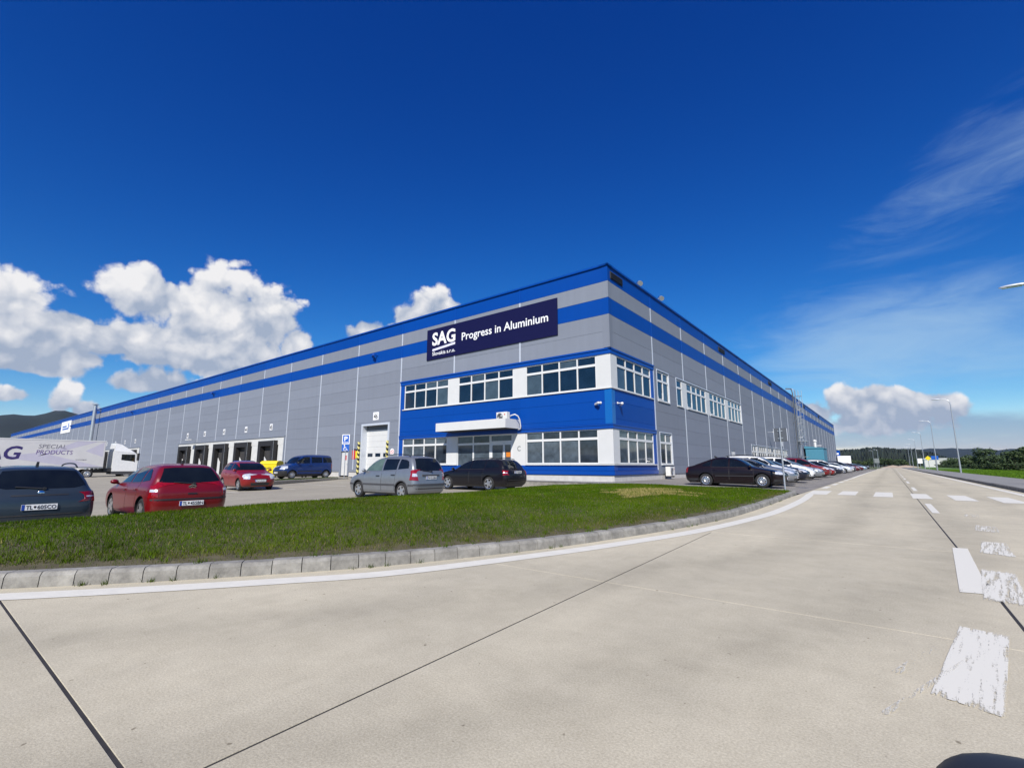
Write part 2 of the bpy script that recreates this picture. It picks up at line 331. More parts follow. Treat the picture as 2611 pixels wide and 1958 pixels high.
def concrete(name, base, dark, seed, streak=(1.0,1.0,1.0)):
    m = bpy.data.materials.new(name); m.use_nodes=True; nt=m.node_tree; N=nt.nodes; L=nt.links
    b=N['Principled BSDF']; b.inputs['Roughness'].default_value=.9; b.inputs['Specular IOR Level'].default_value=.25
    g=N.new('ShaderNodeNewGeometry')
    def nz(scale, det, rough, sc=(1,1,1), off=0.0):
        mp=N.new('ShaderNodeMapping'); mp.inputs['Scale'].default_value=sc; mp.inputs['Location'].default_value=(seed+off,seed*2,0); L.new(g.outputs['Position'],mp.inputs[0])
        n=N.new('ShaderNodeTexNoise'); n.inputs['Scale'].default_value=scale; n.inputs['Detail'].default_value=det; n.inputs['Roughness'].default_value=rough
        L.new(mp.outputs[0],n.inputs['Vector']); return n.outputs['Fac']
    def ramp(f,p0,p1,c0,c1):
        r=N.new('ShaderNodeValToRGB'); e=r.color_ramp.elements; e[0].position=p0; e[1].position=p1; e[0].color=c0; e[1].color=c1; L.new(f,r.inputs[0]); return r.outputs[0]
    def mul(a,c2,f=1.0):
        n=N.new('ShaderNodeMix'); n.data_type='RGBA'; n.blend_type='MULTIPLY'; n.inputs[0].default_value=f; L.new(a,n.inputs[6]); L.new(c2,n.inputs[7]); return n.outputs[2]
    c = ramp(nz(.33,6,.62,(1,1,1)), .32,.68,(*dark,1),(*base,1))
    c = mul(c, ramp(nz(.8,6,.65,(2.2,.22,1),3), .3,.6,(.91,.91,.915,1),(1,1,1,1)))        # tyre wear along the road
    c = mul(c, ramp(nz(3.6,9,.78,(1,1,1),7), .34,.62,(.88,.875,.865,1),(1,1,1,1)))
    c = mul(c, ramp(nz(95,4,.75,(1,1,1),5), .34,.64,(.70,.69,.675,1),(1.0,1.0,1.0,1)))      # fine aggregate
    c = mul(c, ramp(nz(16,2,.5,(1,1,1),11), .235,.275,(.52,.50,.48,1),(1,1,1,1)))            # pits and specks
    if name=='road_concrete':
        def mm(op,a,b2=None,c2=None):
            q=N.new('ShaderNodeMath'); q.operation=op
            for i_,v_ in enumerate((a,b2,c2)):
                if v_ is None: continue
                if isinstance(v_,(int,float)): q.inputs[i_].default_value=v_
                else: L.new(v_,q.inputs[i_])
            return q.outputs[0]
        sx=N.new('ShaderNodeSeparateXYZ'); L.new(g.outputs['Position'],sx.inputs[0])
        dy=mm('MINIMUM',mm('ADD',sx.outputs[1],13.0),0.0); dx=mm('ADD',sx.outputs[0],6.0); dd=mm('SQRT',mm('ADD',mm('MULTIPLY',dx,dx),mm('MULTIPLY',dy,dy)))
        dd=mm('ADD',dd,mm('MULTIPLY',mm('SUBTRACT',nz(.35,3,.5,(1,1,1),21),.5),.9)); tot=None
        for r_,a_,w_ in ((16.9,.9,.34),(18.55,1.0,.36),(20.1,.7,.3),(21.6,.8,.35),(17.7,.35,.9),(19.5,.3,.6)):
            e=mm('DIVIDE',mm('SUBTRACT',dd,r_),w_); gse=mm('MULTIPLY',mm('POWER',2.718,mm('MULTIPLY',mm('MULTIPLY',e,e),-1.0)),a_); tot=gse if tot is None else mm('ADD',tot,gse)
        oi=N.new('ShaderNodeObjectInfo'); k_=mm('SUBTRACT',mm('ADD',.975,mm('MULTIPLY',oi.outputs['Random'],.055)),mm('MULTIPLY',mm('MULTIPLY',tot,nz(2.5,6,.65,(1,1,1),33)),.30)); vm=N.new('ShaderNodeVectorMath'); vm.operation='SCALE'; L.new(c,vm.inputs[0]); L.new(k_,vm.inputs['Scale']); c=vm.outputs[0]
    L.new(c,b.inputs['Base Color'])
    bp=N.new('ShaderNodeBump'); bp.inputs['Strength'].default_value=.35; bp.inputs['Distance'].default_value=.006
    L.new(nz(90,4,.7),bp.inputs['Height']); L.new(bp.outputs[0],b.inputs['Normal'])
    return m
M['road'] = concrete('road_concrete', (.69,.625,.472), (.565,.515,.395), 3.0)
M['lot'] = concrete('lot_concrete', (.44,.405,.325), (.37,.34,.28), 17.0)
M['walk'] = concrete('walk_concrete', (.34,.335,.32), (.28,.275,.265), 31.0)
M['pave'] = concrete('paver_concrete', (.33,.31,.285), (.24,.225,.21), 47.0)
M['joint'] = mat('joint_sealant', (.030,.027,.026), .8, var=.3, vscale=9)
M['saw_joint'] = mat('saw_joint', (.13,.12,.105), .9, var=.3, vscale=9)
M['white_paint'] = mat('road_paint', (.67,.645,.565), .75, var=.06, vscale=6, bump=.3)
def worn_paint():
    m=bpy.data.materials.new('worn_road_paint'); m.use_nodes=True; nt=m.node_tree; N=nt.nodes; L=nt.links
    b=N['Principled BSDF']; b.inputs['Roughness'].default_value=.8; b.inputs['Base Color'].default_value=(.67,.645,.565,1)
    g=N.new('ShaderNodeNewGeometry'); at=N.new('ShaderNodeAttribute'); at.attribute_name='wear'
    def nz(scale,sc,det=5):
        m0=N.new('ShaderNodeMapping'); m0.inputs['Rotation'].default_value=(0,0,.13); L.new(g.outputs['Position'],m0.inputs[0]); mp=N.new('ShaderNodeMapping'); mp.inputs['Scale'].default_value=sc; L.new(m0.outputs[0],mp.inputs[0])
        n=N.new('ShaderNodeTexNoise'); n.inputs['Scale'].default_value=scale; n.inputs['Detail'].default_value=det; n.inputs['Roughness'].default_value=.7
        L.new(mp.outputs[0],n.inputs['Vector']); return n.outputs['Fac']
    a=N.new('ShaderNodeMath'); a.operation='ADD'; L.new(nz(34,(1,.055,1)),a.inputs[0])
    k=N.new('ShaderNodeMath'); k.operation='MULTIPLY'; k.inputs[1].default_value=.45; L.new(nz(90,(1,.35,1)),k.inputs[0]); L.new(k.outputs[0],a.inputs[1])
    s=N.new('ShaderNodeMath'); s.operation='SUBTRACT'; L.new(a.outputs[0],s.inputs[0]); L.new(at.outputs['Fac'],s.inputs[1])
    mr=N.new('ShaderNodeMapRange'); mr.inputs['From Min'].default_value=-.07; mr.inputs['From Max'].default_value=.09; L.new(s.outputs[0],mr.inputs[0])
    tr=N.new('ShaderNodeBsdfTransparent'); mx=N.new('ShaderNodeMixShader'); L.new(mr.outputs[0],mx.inputs[0]); L.new(tr.outputs[0],mx.inputs[1]); L.new(b.outputs[0],mx.inputs[2])
    L.new(mx.outputs[0],N['Material Output'].inputs['Surface']); return m
M['worn'] = worn_paint()
def attr_mat(name, attr, rough=.8):
    m=bpy.data.materials.new(name); m.use_nodes=True; nt=m.node_tree; b=nt.nodes['Principled BSDF']; b.inputs['Roughness'].default_value=rough; b.inputs['Specular IOR Level'].default_value=.06
    a=nt.nodes.new('ShaderNodeAttribute'); a.attribute_name=attr; nt.links.new(a.outputs['Color'],b.inputs['Base Color']); return m
M['blade'] = attr_mat('grass_blades','tint')
M['turf'] = mat('turf_soil', (.085,.072,.036), .95, var=.4, vscale=4, bump=.5)
M['meadow'] = mat('meadow_grass', (.085,.16,.018), .95, var=.35, vscale=.35, bump=.6, bscale=8)
M['field'] = mat('field_ground', (.085,.10,.035), .95, var=.35, vscale=.02)
M['leaf'] = mat('tree_leaves', (.040,.068,.024), .8, var=.5, vscale=1.2)
M['leaf2'] = mat('bush_leaves', (.055,.085,.026), .8, var=.5, vscale=1.2)
M['bark'] = mat('bark', (.06,.045,.035), .9, var=.3)
M['forest'] = mat('forest_hill', (.016,.027,.013), .95, var=.5, vscale=.03)
M['farhill'] = mat('far_hill', (.010,.017,.016), .95, var=.35, vscale=.004)
M['sand'] = mat('sand', (.42,.33,.24), .95, var=.15, vscale=1.5)

def text_mesh(s, size=1.0, bold=0.0, width=None, extrude=0.002, shear=0.0, spacing=1.0):
    cu=bpy.data.curves.new('lettering','FONT'); cu.body=s; cu.size=size; cu.extrude=extrude; cu.offset=bold; cu.shear=shear; cu.space_character=spacing; cu.resolution_u=3
    o=bpy.data.objects.new('tmp_text',cu); col.objects.link(o); dg=bpy.context.evaluated_depsgraph_get(); dg.update()
    me=bpy.data.meshes.new_from_object(o.evaluated_get(dg)); bpy.data.objects.remove(o); bpy.data.curves.remove(cu)
    co=np.zeros(len(me.vertices)*3); me.vertices.foreach_get('co',co); co=co.reshape(-1,3)
    co[:,0]-=co[:,0].min()
    if width: co[:,0]*=width/co[:,0].max()
    me.vertices.foreach_set('co',co.ravel()); me.update()
    me['w']=float(co[:,0].max()); return me
def text(s, m, parent, loc, rot, height, width=None, bold=0.0, name='lettering', **k):
    """cap height given; origin at the lower left of the text"""
    me=text_mesh(s, height/0.727, bold*height, width, **k); me.materials.clear(); me.materials.append(m)
    return put(name, me, parent, loc, rot)

# ================================================================== GROUND
def sheet(name, pts, m, z=None, kind='structure'):
    """flat polygon sheet; pts are (x,y) or (x,y,z)"""
    b=MB(); b.add([(p[0],p[1],z if z is not None else p[2]) for p in pts],[tuple(range(len(pts)))])
    o=b.obj(name,m); o['kind']=kind; return o
# one sheet reaching the horizon
b=MB(); n=96; rings=[60,250,900,3000,9000]; v=[(0,0,-.75)]
for r_ in rings: v+=[(r_*math.cos(2*math.pi*k/n), r_*math.sin(2*math.pi*k/n), -.75) for k in range(n)]
f=[(0,1+k,1+(k+1)%n) for k in range(n)]
for i in range(len(rings)-1):
    for k in range(n): f.append((1+i*n+k,1+(i+1)*n+k,1+(i+1)*n+(k+1)%n,1+i*n+(k+1)%n))
b.add(v,f); o=b.obj('ground',M['field']); o['kind']='structure'

def lotz(y): return .05+.0195*y
# --- road of concrete slabs, each slab a piece with its own edges
road=sheet('road',[(3.4,-24.6),(3.4,-7.9),(8.9,-7.9),(8.9,330),(15.92,330),(15.92,-60),(-14,-60),(-14,-28)],M['joint'],z=-.0042)
ycuts=[-60,-44,-36,-31.8,-27.5,-23.26,-19.65,-15.5,-11.25,-7.05,-2.85,1.35,5.6,9.8,14,18.2,22.4,26.6,30.8,35,43,52,62,75,92,115,150,200,260,330]
def gapx(x): return {12.35:.010,9.52:.0075}.get(x,.0035)
def gapy(y): return {-23.26:.0085}.get(y,.003)
def jx(x,y): return x if x!=9.52 else 9.33+.0465*(-15.4-y)
def slab(x0,x1,y0,y1):
    c,d=y0+gapy(y0),y1-gapy(y1); a0,a1=jx(x0,c)+gapx(x0),jx(x0,d)+gapx(x0); b0,b1=jx(x1,c)-gapx(x1),jx(x1,d)-gapx(x1); q=.002; e=random.uniform(-.0006,.0006)
    P=[(a0,c),(b0,c),(b1,d),(a1,d)]; cx,cy=sum(p[0] for p in P)/4,sum(p[1] for p in P)/4
    I=[(p[0]+(q if p[0]<cx else -q),p[1]+(q if p[1]<cy else -q)) for p in P]
    put('slab',MB().add([(x-cx,y-cy,-.01) for x,y in P]+[(x-cx,y-cy,-q) for x,y in P]+[(x-cx,y-cy,0) for x,y in I],
        [(8,9,10,11)]+[(k,(k+1)%4,(k+1)%4+4,k+4) for k in range(4)]+[(k+4,(k+1)%4+4,(k+1)%4+8,k+8) for k in range(4)]).mesh('slab',M['road']),road,(cx,cy,e))
for i in range(len(ycuts)-1):
    y0,y1=ycuts[i],ycuts[i+1]
    xs=[9.52,12.35,15.9] if y1<=-15.4 else [12.35,15.9]
    xs=[3.5 if y1<=-7 else 8.93]+xs
    if y1<=-28: xs=[-14,-8,-2.5]+xs
    for k in range(len(xs)-1): slab(xs[k],xs[k+1],y0,y1)

def strip_on(name, pts, w, m, parent, z=.004, miter=True):
    """painted line of width w along a polyline"""
    P=[Vector((p[0],p[1],0)) for p in pts]; v=[]
    for i,p in enumerate(P):
        t=(P[min(i+1,len(P)-1)]-P[max(i-1,0)]).normalized(); nrm=Vector((-t.y,t.x,0))
        zz = z(p.x,p.y) if callable(z) else z
        v+=[(p.x+nrm.x*w/2,p.y+nrm.y*w/2,zz),(p.x-nrm.x*w/2,p.y-nrm.y*w/2,zz)]
    f=[(2*i,2*i+1,2*i+3,2*i+2) for i in range(len(P)-1)]
    b=MB(); b.add(v,f); return b.obj(name,m,parent)
def quad_on(name, q, m, parent, z=.004):
    b=MB(); b.add([(p[0],p[1],z(p[0],p[1]) if callable(z) else z) for p in q],[(0,1,2,3)]); return b.obj(name,m,parent)
def catmull(P, n=8):
    P=[Vector((p[0],p[1],0)) for p in P]; Q=[P[0]*2-P[1]]+P+[P[-1]*2-P[-2]]; out=[]
    for i in range(1,len(Q)-2):
        for k in range(n):
            t=k/n; a,b_,c,d=Q[i-1],Q[i],Q[i+1],Q[i+2]
            out.append(.5*((2*b_)+(c-a)*t+(2*a-5*b_+4*c-d)*t*t+(3*b_-a-3*c+d)*t**3))
    out.append(Q[-2]); return out
def resample(P, step):
    d=[0]
    for i in range(1,len(P)): d.append(d[-1]+(P[i]-P[i-1]).length)
    out=[];n=max(1,int(round(d[-1]/step))) if not callable(step) else None
    if n: S=[d[-1]*k/n for k in range(n+1)]
    else:
        S=[0]
        while S[-1]<d[-1]: S.append(S[-1]+step(S[-1]))
        S[-1]=d[-1]
    j=0
    for s in S:
        while j<len(d)-2 and d[j+1]<s: j+=1
        t=(s-d[j])/max(1e-9,d[j+1]-d[j]); out.append(P[j].lerp(P[j+1],min(1,max(0,t))))
    return out
KERB=[(-2.0,-28.2),(0.3,-27.3),(2.1,-26.3),(3.6,-25.2),(4.7,-24.1),(5.52,-23.11),(6.16,-22.31),(6.77,-21.43),(7.31,-20.5),(7.76,-19.44),(8.15,-18.3),(8.45,-17.03),(8.71,-15.72),(8.9,-14.35),(9.02,-12.9),(9.06,-11),(9.02,-8),(8.95,-5),(8.84,-2.5)]
KC=catmull(KERB,10)
edge=[(p.x,p.y) for p in resample(KC,.5)]
# white edge line of the bend
WL=catmull([(2.9,-26.25),(4.6,-24.75),(5.82,-23.25),(6.38,-22.55),(7.08,-21.58),(7.69,-20.6),(8.32,-18.8),(8.70,-17.45),(9.13,-15.5),(9.42,-13),(9.54,-10.7),(9.50,-7),(9.38,-4.2),(9.24,-2.2)],8)
strip_on('edge_line',[(p.x,p.y) for p in WL],.25,M['white_paint'],road)
for q in [[(9.15,-2.35),(9.78,-2.3),(9.70,.9),(9.02,.75)],[(10.10,-2.20),(10.65,-2.10),(10.62,1.15),(10.07,1.05)],[(11.18,-2.65),(11.74,-2.65),(11.73,1.0),(11.19,1.0)],[(12.25,-3.05),(12.76,-3.05),(12.74,.45),(12.26,.5)],[(13.26,-3.45),(13.80,-3.45),(13.78,.0),(13.28,.05)],[(14.26,-3.9),(14.82,-3.85),(14.80,-.45),(14.28,-.4)],[(15.25,-4.2),(15.6,-4.2),(15.6,-.7),(15.27,-.7)]]:
    quad_on('zebra_stripe',q,M['white_paint'],road,z=.0045)
for y in (3.4,8.3,13.2,18,22.6): strip_on('lane_dash',[(9.17-.003*(y-3),y),(9.15-.003*(y-3),y+2.7)],.25,M['white_paint'],road)
strip_on('edge_line',[(9.10,27),(9.03,45),(8.95,75),(8.8,130),(8.6,200)],.25,M['white_paint'],road)
strip_on('edge_line',[(15.45,-9),(15.50,2),(15.52,20),(15.55,60),(15.6,140),(15.5,236)],.25,M['white_paint'],road)
for y,l in [(-9.1,3.5),(3.2,4.4),(14.2,5),(24.5,5),(34.5,5),(45,5),(55,5),(66,5),(78,5),(92,5),(108,6),(126,6),(146,7)]:
    x0=12.51; strip_on('centre_dash',[(x0+.003*y,y),(x0+.003*(y+l),y+l)],.135,M['white_paint'],road)
strip_on('stop_line',[(9,238),(15.5,237)],.8,M['white_paint'],road)
def worn_patch(corners, wear, name='worn_marking', n=14, zz=.0042):
    a,b_,c,d=[Vector((p[0],p[1],0)) for p in corners]   # far-left far-right near-right near-left
    mb=MB(); v=[];ws=[]
    for i in range(n+1):
        for j in range(n+1):
            s,t=i/n,j/n; p=a.lerp(b_,s).lerp(d.lerp(c,s),t); v.append((p.x,p.y,zz))
            e=min(s,1-s,t,1-t); ws.append(wear+.17+max(0,.05-e)*3.5 + (.06*s))
    f=[(i*(n+1)+j,(i+1)*(n+1)+j,(i+1)*(n+1)+j+1,i*(n+1)+j+1) for i in range(n) for j in range(n)]
    mb.add(v,f); o=mb.obj(name,M['worn'],road); at=o.data.attributes.new('wear','FLOAT','POINT'); at.data.foreach_set('value',ws); return o
worn_patch([(12.30,-15.10),(12.45,-15.08),(12.32,-18.05),(12.12,-18.1)],.20)
worn_patch([(12.02,-19.30),(12.25,-19.36),(12.04,-20.80),(11.80,-20.70)],.355)
worn_patch([(12.40,-16.7),(12.66,-16.75),(12.50,-18.4),(12.24,-18.3)],.445,zz=.0052)
worn_patch([(12.68,-14.1),(12.95,-14.1),(12.83,-15.6),(12.53,-15.4)],.45)
worn_patch([(12.88,-11.5),(13.14,-11.7),(13.06,-12.8),(12.76,-12.6)],.52)
worn_patch([(12.95,-8.8),(13.2,-9.0),(13.15,-9.8),(12.9,-9.6)],.57)
worn_patch([(11.99,-20.0),(12.01,-20.0),(11.62,-21.15),(11.59,-21.13)],.58,zz=.0052)
worn_patch([(11.86,-19.85),(11.90,-19.85),(11.68,-20.55),(11.64,-20.53)],.60,zz=.0056)

# --- kerb of single stones along the bend
kerb=empty('kerb'); kerb['kind']='structure'
def kerb_run(pts, side, h, w, zf=None, parent=None, name='kerb_stone', mt=None):
    """stones between consecutive points; side=+1: stone body to the left of travel"""
    for i in range(len(pts)-1):
        a,c=Vector((pts[i].x,pts[i].y,0)),Vector((pts[i+1].x,pts[i+1].y,0)); t=(c-a).normalized(); nr=Vector((-t.y,t.x,0))*side
        L_=(c-a).length-.008; z0=zf(a) if zf else 0
        hh=h+random.uniform(-.004,.004)
        prof=[(-.0,-.08),(0,.0),(.008,hh-.035),(.03,hh-.006),(.045,hh),(w,hh),(w,-.08)]
        v=[];n=len(prof)
        for e,s in ((0,.004),(1,L_+.004)):
            for (o_,z) in prof: v.append(tuple(a+t*s+nr*o_+Vector((0,0,z+z0))))
        fs=[tuple(range(n)),tuple(range(2*n-1,n-1,-1))]+[(k,n+k,n+(k+1)%n,(k+1)%n) for k in range(n)]
        me=MB().add(v,fs).mesh(name,mt or M['kerb']); put(name,me,parent or kerb)
kp=resample(KC,lambda s:.268 if s<9 else (.27+.0035*(s-9)))
kerb_run(kp,+1,.128,.16)
kerb_base=MB(); 
for i in range(len(kp)-1):
    pass
# --- grass mound
B_=catmull([(-6,-27.5),(-3,-27),(-1.0,-25),(-1.0,-20),(-1.0,-14),(-1.05,-9),(-1.2,-5.5),(-.7,-3.2),(.6,-2.0),(2.2,-1.8),(4,-2.0),(6.3,-2.2),(8.62,-2.35)],10)
NS,NT=170,46
KI=resample([Vector((p.x,p.y,0)) for p in KC],(sum((KC[i+1]-KC[i]).length for i in range(len(KC)-1)))/NS)
BI=resample(B_,(sum((B_[i+1]-B_[i]).length for i in range(len(B_)-1)))/NS)
def kin(i):
    t=(KI[min(i+1,NS)]-KI[max(i-1,0)]).normalized(); return KI[i]+Vector((-t.y,t.x,0))*.15
def bz(p): 
    a=max(0,min(1,(p.y+6)/4.0)); return (lotz(p.y)+.03)*(1-a)+(.19-.012*max(0,p.x))*a
GV=np.zeros((NS+1,NT+1,3))
for i in range(NS+1):
    k=kin(i); q=BI[i]; Lr=(q-k).length
    for j in range(NT+1):
        t=j/NT; p=k.lerp(q,t); d=t*Lr; e=(1-t)*Lr
        top=.115+.115*(1-math.exp(-d/1.6))+.02*math.sin(p.x*1.3+p.y*.7)*min(1,d)*min(1,e)
        s=min(1,e/2.2); s=s*s*(3-2*s)
        z=bz(q)+(top-bz(q))*s if bz(q)<top else bz(q)+(top-bz(q))*min(1,e/1.0)
        GV[i,j]=(p.x,p.y,z)
verts=[tuple(GV[i,j]) for i in range(NS+1) for j in range(NT+1)]
faces=[(i*(NT+1)+j,(i+1)*(NT+1)+j,(i+1)*(NT+1)+j+1,i*(NT+1)+j+1) for i in range(NS) for j in range(NT)]
turf=MB().add(verts,faces).obj('grass_verge',M['turf'],smooth=True); turf['kind']='structure'
def blades(name, count, sample, hmin, hmax, width, tint):
    """one mesh of single bent blades"""
    P,aux=sample(count); n=len(P)
    ang=rng.uniform(0,2*np.pi,n); lean=rng.uniform(.15,.95,n); la=rng.uniform(0,2*np.pi,n)
    h=rng.uniform(hmin,hmax,n)*aux[:,0]; w=width*rng.uniform(.7,1.3,n)*aux[:,1]
    dx=np.cos(ang)*w/2; dy=np.sin(ang)*w/2
    v=np.zeros((n,3,3)); v[:,0]=P+np.stack([dx,dy,-.01*np.ones(n)],1); v[:,1]=P-np.stack([dx,dy,.01*np.ones(n)],1)
    v[:,2]=P+np.stack([np.cos(la)*lean*h,np.sin(la)*lean*h,h],1)
    me=bpy.data.meshes.new(name); me.vertices.add(3*n); me.vertices.foreach_set('co',v.ravel())
    me.loops.add(3*n); me.loops.foreach_set('vertex_index',np.arange(3*n)); me.polygons.add(n); me.polygons.foreach_set('loop_start',np.arange(0,3*n,3)); me.polygons.foreach_set('loop_total',np.full(n,3))
    me.update(); c=tint(P,aux,n); c=np.repeat(c,3,0); c=np.concatenate([c,np.ones((3*n,1))],1)
    a=me.attributes.new('tint','FLOAT_COLOR','POINT'); a.data.foreach_set('color',c.ravel().astype(np.float32))
    me.materials.append(M['blade']); o=put(name,me); o['kind']='stuff'; return o
def vnoise(x,y,s,seed):
    """cheap smooth value noise"""
    r=np.random.default_rng(seed).uniform(0,1,(64,64)); X=x/s; Y=y/s; xi=np.floor(X).astype(int); yi=np.floor(Y).astype(int); fx=X-xi; fy=Y-yi
    fx=fx*fx*(3-2*fx); fy=fy*fy*(3-2*fy); g=lambda a,b:r[a%64,b%64]
    return (g(xi,yi)*(1-fx)+g(xi+1,yi)*fx)*(1-fy)+(g(xi,yi+1)*(1-fx)+g(xi+1,yi+1)*fx)*fy
def verge_sample(n):
    # area-weighted cells, more blades near the camera
    a=GV[1:,:-1]-GV[:-1,:-1]; c=GV[:-1,1:]-GV[:-1,:-1]; area=np.linalg.norm(np.cross(a,c),axis=2)
    mid=(GV[1:,1:]+GV[:-1,:-1])/2; dist=np.hypot(mid[...,0]-CAM.x,mid[...,1]-CAM.y)
    wgt=area/np.maximum(dist,5)**1.1*(mid[...,1]>-25.5); pr=(wgt/wgt.sum()).ravel(); idx=rng.choice(len(pr),n,p=pr); i,j=idx//NT,idx%NT
    s,t=rng.uniform(0,1,n),rng.uniform(0,1,n)
    P=(GV[i,j]*((1-s)*(1-t))[:,None]+GV[i+1,j]*(s*(1-t))[:,None]+GV[i,j+1]*((1-s)*t)[:,None]+GV[i+1,j+1]*(s*t)[:,None])
    tt=(j+t)/NT; k=GV[i,0]; dk=np.hypot(P[:,0]-k[:,0],P[:,1]-k[:,1])
    dist=np.hypot(P[:,0]-CAM.x,P[:,1]-CAM.y)
    nz=vnoise(P[:,0],P[:,1],.35,5)
    keep=~((dk<.16+.22*nz)&(rng.uniform(0,1,n)<.80)) 
    hs=np.clip(.45+dk/.9,.4,1.0)*(.75+.5*vnoise(P[:,0],P[:,1],.6,9)); ws=np.clip(dist/9,.8,2.0)
    return P[keep], np.stack([hs,ws,dk],1)[keep]
def verge_tint(P,aux,n):
    g=np.array([.037,.083,.001]); y=np.array([.076,.110,.003]); br=np.array([.150,.115,.035]); st=np.array([.36,.29,.11])
    a=vnoise(P[:,0],P[:,1],1.3,2)*.6+vnoise(P[:,0],P[:,1],.4,3)*.4
    c=g[None]*(1-a[:,None]*.75)+y[None]*a[:,None]*.75; c=c*(.78+.5*vnoise(P[:,0]+9,P[:,1],.9,12))[:,None]
    k=.7*np.clip(1.1-aux[:,2]/.75,0,1)*np.clip(vnoise(P[:,0],P[:,1],.5,4)*1.5-.1,0,1); k=k*(rng.uniform(0,1,n)<.85); c=c*(1-k[:,None])+br[None]*k[:,None]
    # the straw-coloured dry patch
    u=P[:,0]-5.4; w=P[:,1]+8.6; ca,sa=math.cos(-.5),math.sin(-.5); U=u*ca-w*sa; W=u*sa+w*ca
    d=np.sqrt((U/1.25)**2+(W/2.6)**2)+ (vnoise(P[:,0],P[:,1],.6,8)-.5)*1.0
    dry=(d<.95)&(rng.uniform(0,1,n)<.58); c=np.where(dry[:,None],st[None],c)
    sp=rng.uniform(0,1,n)<.018; c=np.where(sp[:,None],st[None]*.8,c)
    return c*rng.uniform(.75,1.25,(n,1))
blades('grass',330000,verge_sample,.020,.055,.0078,verge_tint)

def tuft_sample(n):
    m_=n//26; i=rng.integers(20,NS-2,m_); t=np.abs(rng.normal(0,.16,m_))+.004; t=np.clip(t,0,.95); j=(t*NT).astype(int)
    c=GV[i,j]; c=np.repeat(c,26,0); P=c+rng.normal(0,1,c.shape)*np.array([.035,.035,0]); h=np.repeat(rng.uniform(.5,1.0,m_),26)
    return P,np.stack([h,np.ones(len(P)),np.full(len(P),2.0)],1)
blades('grass_tufts',9000,tuft_sample,.05,.12,.008,lambda P,a,n: np.array([.060,.105,.004])[None]*rng.uniform(.55,1.5,(n,1)))
def weed_sample(n):
    m_=n//18; i=rng.integers(30,NS-4,m_); c=np.array([[KI[k].x,KI[k].y,.0] for k in i]); up=rng.uniform(0,1,m_)<.35; c[up,2]=.125
    tn=np.array([[-(KI[min(k+1,NS)]-KI[k-1]).normalized().y,(KI[min(k+1,NS)]-KI[k-1]).normalized().x,0] for k in i]); c=c+tn*np.where(up,.12,-.012)[:,None]
    c=np.repeat(c,18,0); P=c+rng.normal(0,1,c.shape)*np.array([.02,.02,0]); return P,np.stack([np.full(len(P),.7),np.full(len(P),.8),np.ones(len(P))],1)
blades('kerb_weeds',900,weed_sample,.03,.09,.008,lambda P,a,n: np.array([.055,.085,.006])[None]*rng.uniform(.5,1.5,(n,1)))
# --- car park, pavements, paved bays
lot=MB().add([(-135,-45,lotz(-45)),(-1.0,-45,lotz(-45)),(.9,-24,lotz(-24)),(.9,-1.0,lotz(-1.0)),(.9,-.02,lotz(0)),(-260,-.02,lotz(0)),(-260,-45,lotz(-45))],[(0,1,2,3,4,5,6)]).obj('parking_lot',M['lot']); lot['kind']='structure'
lz=lambda x,y: lotz(y)+.005
for y in (-20.8,-16.4,-13.8,-9.4,-4.4): strip_on('stall_line',[(-6.0,y),(-1.2,y)],.12,M['white_paint'],lot,z=lz)
for y in (-16.6,-13.7,-10.9,-7.9,-5.2): strip_on('stall_line',[(-18.2,y),(-13.0,y)],.12,M['white_paint'],lot,z=lz)
pv=MB().box(-22.2,-.02,-1.75,0,-.15,.20).box(-.02,1.2,-2.6,0,-.15,.205).obj('pavement',M['walk']); pv['kind']='structure'
kerb_run(resample([Vector((-22.2,-1.77,0)),Vector((-.1,-1.77,0))],1.0),-1,.21,.0-.12,parent=kerb)
isl=MB().prism([(-18.6,-9.6),(-22.2,-2.4),(-22.25,-.05),(-47,-.05),(-47,-9.6)],-.4,.10,plane='xy').obj('loading_platform',M['lot']); isl['kind']='structure'
kerb_run(resample([Vector((-22.2,-1.8,0)),Vector((-22.15,-2.5,0)),Vector((-18.55,-9.7,0)),Vector((-47,-9.75,0))],1.0),-1,.14,.14,parent=kerb)
def isl_sample(n):
    t=rng.uniform(0,1,n); s=rng.uniform(.12,1.0,n); x=-22.0+(3.2)*t; y=-2.6-6.8*t; nx,ny=-.90,-.44
    P=np.stack([x+nx*s*1.1,y+ny*s*1.1,np.full(n,.10)],1); return P,np.stack([np.ones(n),np.full(n,3.0),np.ones(n)],1)
blades('grass_strip',9000,isl_sample,.04,.12,.012,lambda P,a,n: np.array([.055,.075,.025])[None]*rng.uniform(.6,1.4,(n,1)))
bay=MB().add([(-.05,-2.3,.21),(-.05,143,.21),(8.92,143,.004),(8.92,-2.3,.004)],[(0,3,2,1)]).obj('paved_parking_bays',M['pave']); bay['kind']='structure'
bayz=lambda x,y: .21-.206*(x+.05)/8.97
for k in range(40): 
    y=.1+2.65*k
    strip_on('stall_line',[(3.4,y),(8.6,y)],.10,M['white_paint'],bay,z=lambda x,y_: bayz(x,y_)+.005)
# drain covers in the bays
for (x,y) in [(8.3,3.2),(7.6,9)]: quad_on('drain_cover',[(x-.25,y-.25),(x+.25,y-.25),(x+.25,y+.25),(x-.25,y+.25)],M['steel_dark'],bay,z=lambda a,c: bayz(a,c)+.006)
